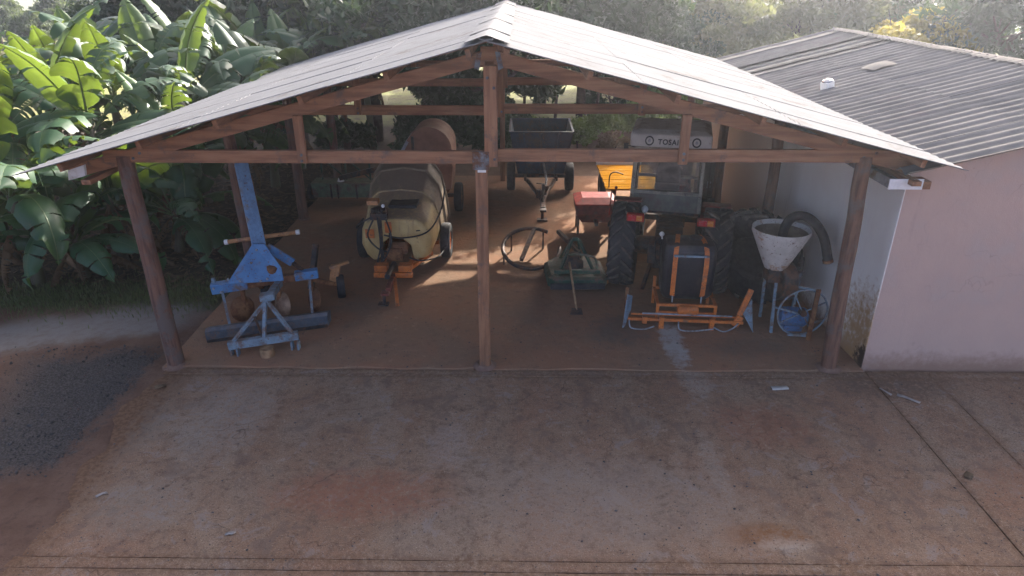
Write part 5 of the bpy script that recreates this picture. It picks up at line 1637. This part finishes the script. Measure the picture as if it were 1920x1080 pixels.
# grit on the yard and shed floor
m = MB()
for i in range(7000):
    x = rr.uniform(-5.3, 9); y = rr.uniform(-5.5, 1.5)
    if y > -.3 and x > 5: continue
    s = rr.uniform(.004, .010) * (2.2 if rr.random() < .05 else 1)
    c = Vector((x, y, (.026 if y > -.08 else .003) + s * .2))
    q = Euler((0, 0, rr.uniform(0, 6))).to_matrix()
    vs = [c + q @ Vector(v) * s for v in ((1, 0, 0), (-1, 0, 0), (0, .8, 0), (0, -.9, 0), (.1, 0, .6))]
    m.add(vs, [(0, 2, 4), (2, 1, 4), (1, 3, 4), (3, 0, 4)])
tag(m.build('yard_grit', 'gravel', fix=False), 'fine grit scattered on the concrete yard', 'grit', kind='stuff')

# scraps lying on the concrete
def scrap(name, x, y, sx_, sy_, rz, mat, label, cat):
    r = random.Random(int(x * 100))
    m = MB()
    vs = []
    for i in range(4):
        for j in range(3):
            vs.append(((i / 3 - .5) * sx_ + r.uniform(-.01, .01), (j / 2 - .5) * sy_ + r.uniform(-.01, .01), .004 + abs(r.gauss(0, .008))))
    fs = [(i * 3 + j, (i + 1) * 3 + j, (i + 1) * 3 + j + 1, i * 3 + j + 1) for i in range(3) for j in range(2)]
    m.add(vs, fs)
    o = m.build(name, mat, fix=False, smooth=True)
    o.location = (x, y, .008); o.rotation_euler = (0, 0, rz)
    md = o.modifiers.new('thickness', 'SOLIDIFY'); md.thickness = .002
    tag(o, label, cat)
scrap('torn_sack', 5.42, -.80, .30, .07, -.75, 'paper', 'torn pale scrap on the slab joint in front of the pink wall', 'scrap')
scrap('torn_sack', 5.18, -.62, .20, .04, -1.1, 'paper', 'thin pale scrap nearest the pink wall corner', 'scrap')
scrap('paper_scrap', -3.05, -3.42, .10, .04, .3, 'paper', 'small pale paper scrap near the front of the yard, left of centre', 'scrap')
scrap('paper_scrap', -4.75, -2.85, .12, .04, .7, 'paper', 'pale paper scrap near the left edge of the concrete', 'scrap')
scrap('flat_stone', 3.72, -.55, .24, .10, .1, 'cab_white', 'pale flat flake on the concrete before the right shed post', 'stone')
scrap('dead_leaf', -5.15, -.62, .16, .09, .4, 'litter', 'brown dead leaf at the left corner of the concrete', 'leaf')
scrap('dead_leaf', 5.3, -2.4, .14, .08, .9, 'litter', 'brown dead leaf beside the long slab joint at the right', 'leaf')

# ------------------------------------------------------------------ far countryside at the top left
far = []
rr = random.Random(9)
grp = 'trees scattered over the far valley'
for i in range(26):
    y = rr.uniform(42, 160)
    x = -(y + 8.85) * rr.uniform(.50, .86)
    o = empty('valley_tree', (x, y, ground_z(x, y)), rr.uniform(0, 6))
    tag(o, 'distant tree on the pale valley land at the top left', 'tree', grp)
    s = rr.uniform(.35, .6)
    inst('trunk', TK['far'], o, (0, 0, 0), (0, 0, 0), (s, s, s))
    inst('crown', CR['farA'], o, (0, 0, 4.2 * s), (0, 0, 0), (s, s, s))

# ------------------------------------------------------------------ thin haze, added to imitate veiling lens glare as well as pale distance
mt = bpy.data.materials.new('haze'); mt.use_nodes = True
for nd in list(mt.node_tree.nodes):
    if nd.type == 'BSDF_PRINCIPLED': mt.node_tree.nodes.remove(nd)
pv = mt.node_tree.nodes.new('ShaderNodeVolumePrincipled')
pv.inputs['Color'].default_value = (.86, .92, 1.0, 1)
pv.inputs['Density'].default_value = .0010
pv.inputs['Anisotropy'].default_value = .75
mt.node_tree.links.new(pv.outputs[0], [n_ for n_ in mt.node_tree.nodes if n_.type == 'OUTPUT_MATERIAL'][0].inputs['Volume'])
M['haze'] = mt
hz = MB().box(-530, 530, -70, 510, -10, 16).build('haze', 'haze')
tag(hz, 'thin pale haze volume added over the farm to imitate lens glare and pale distance', 'haze', kind='stuff')
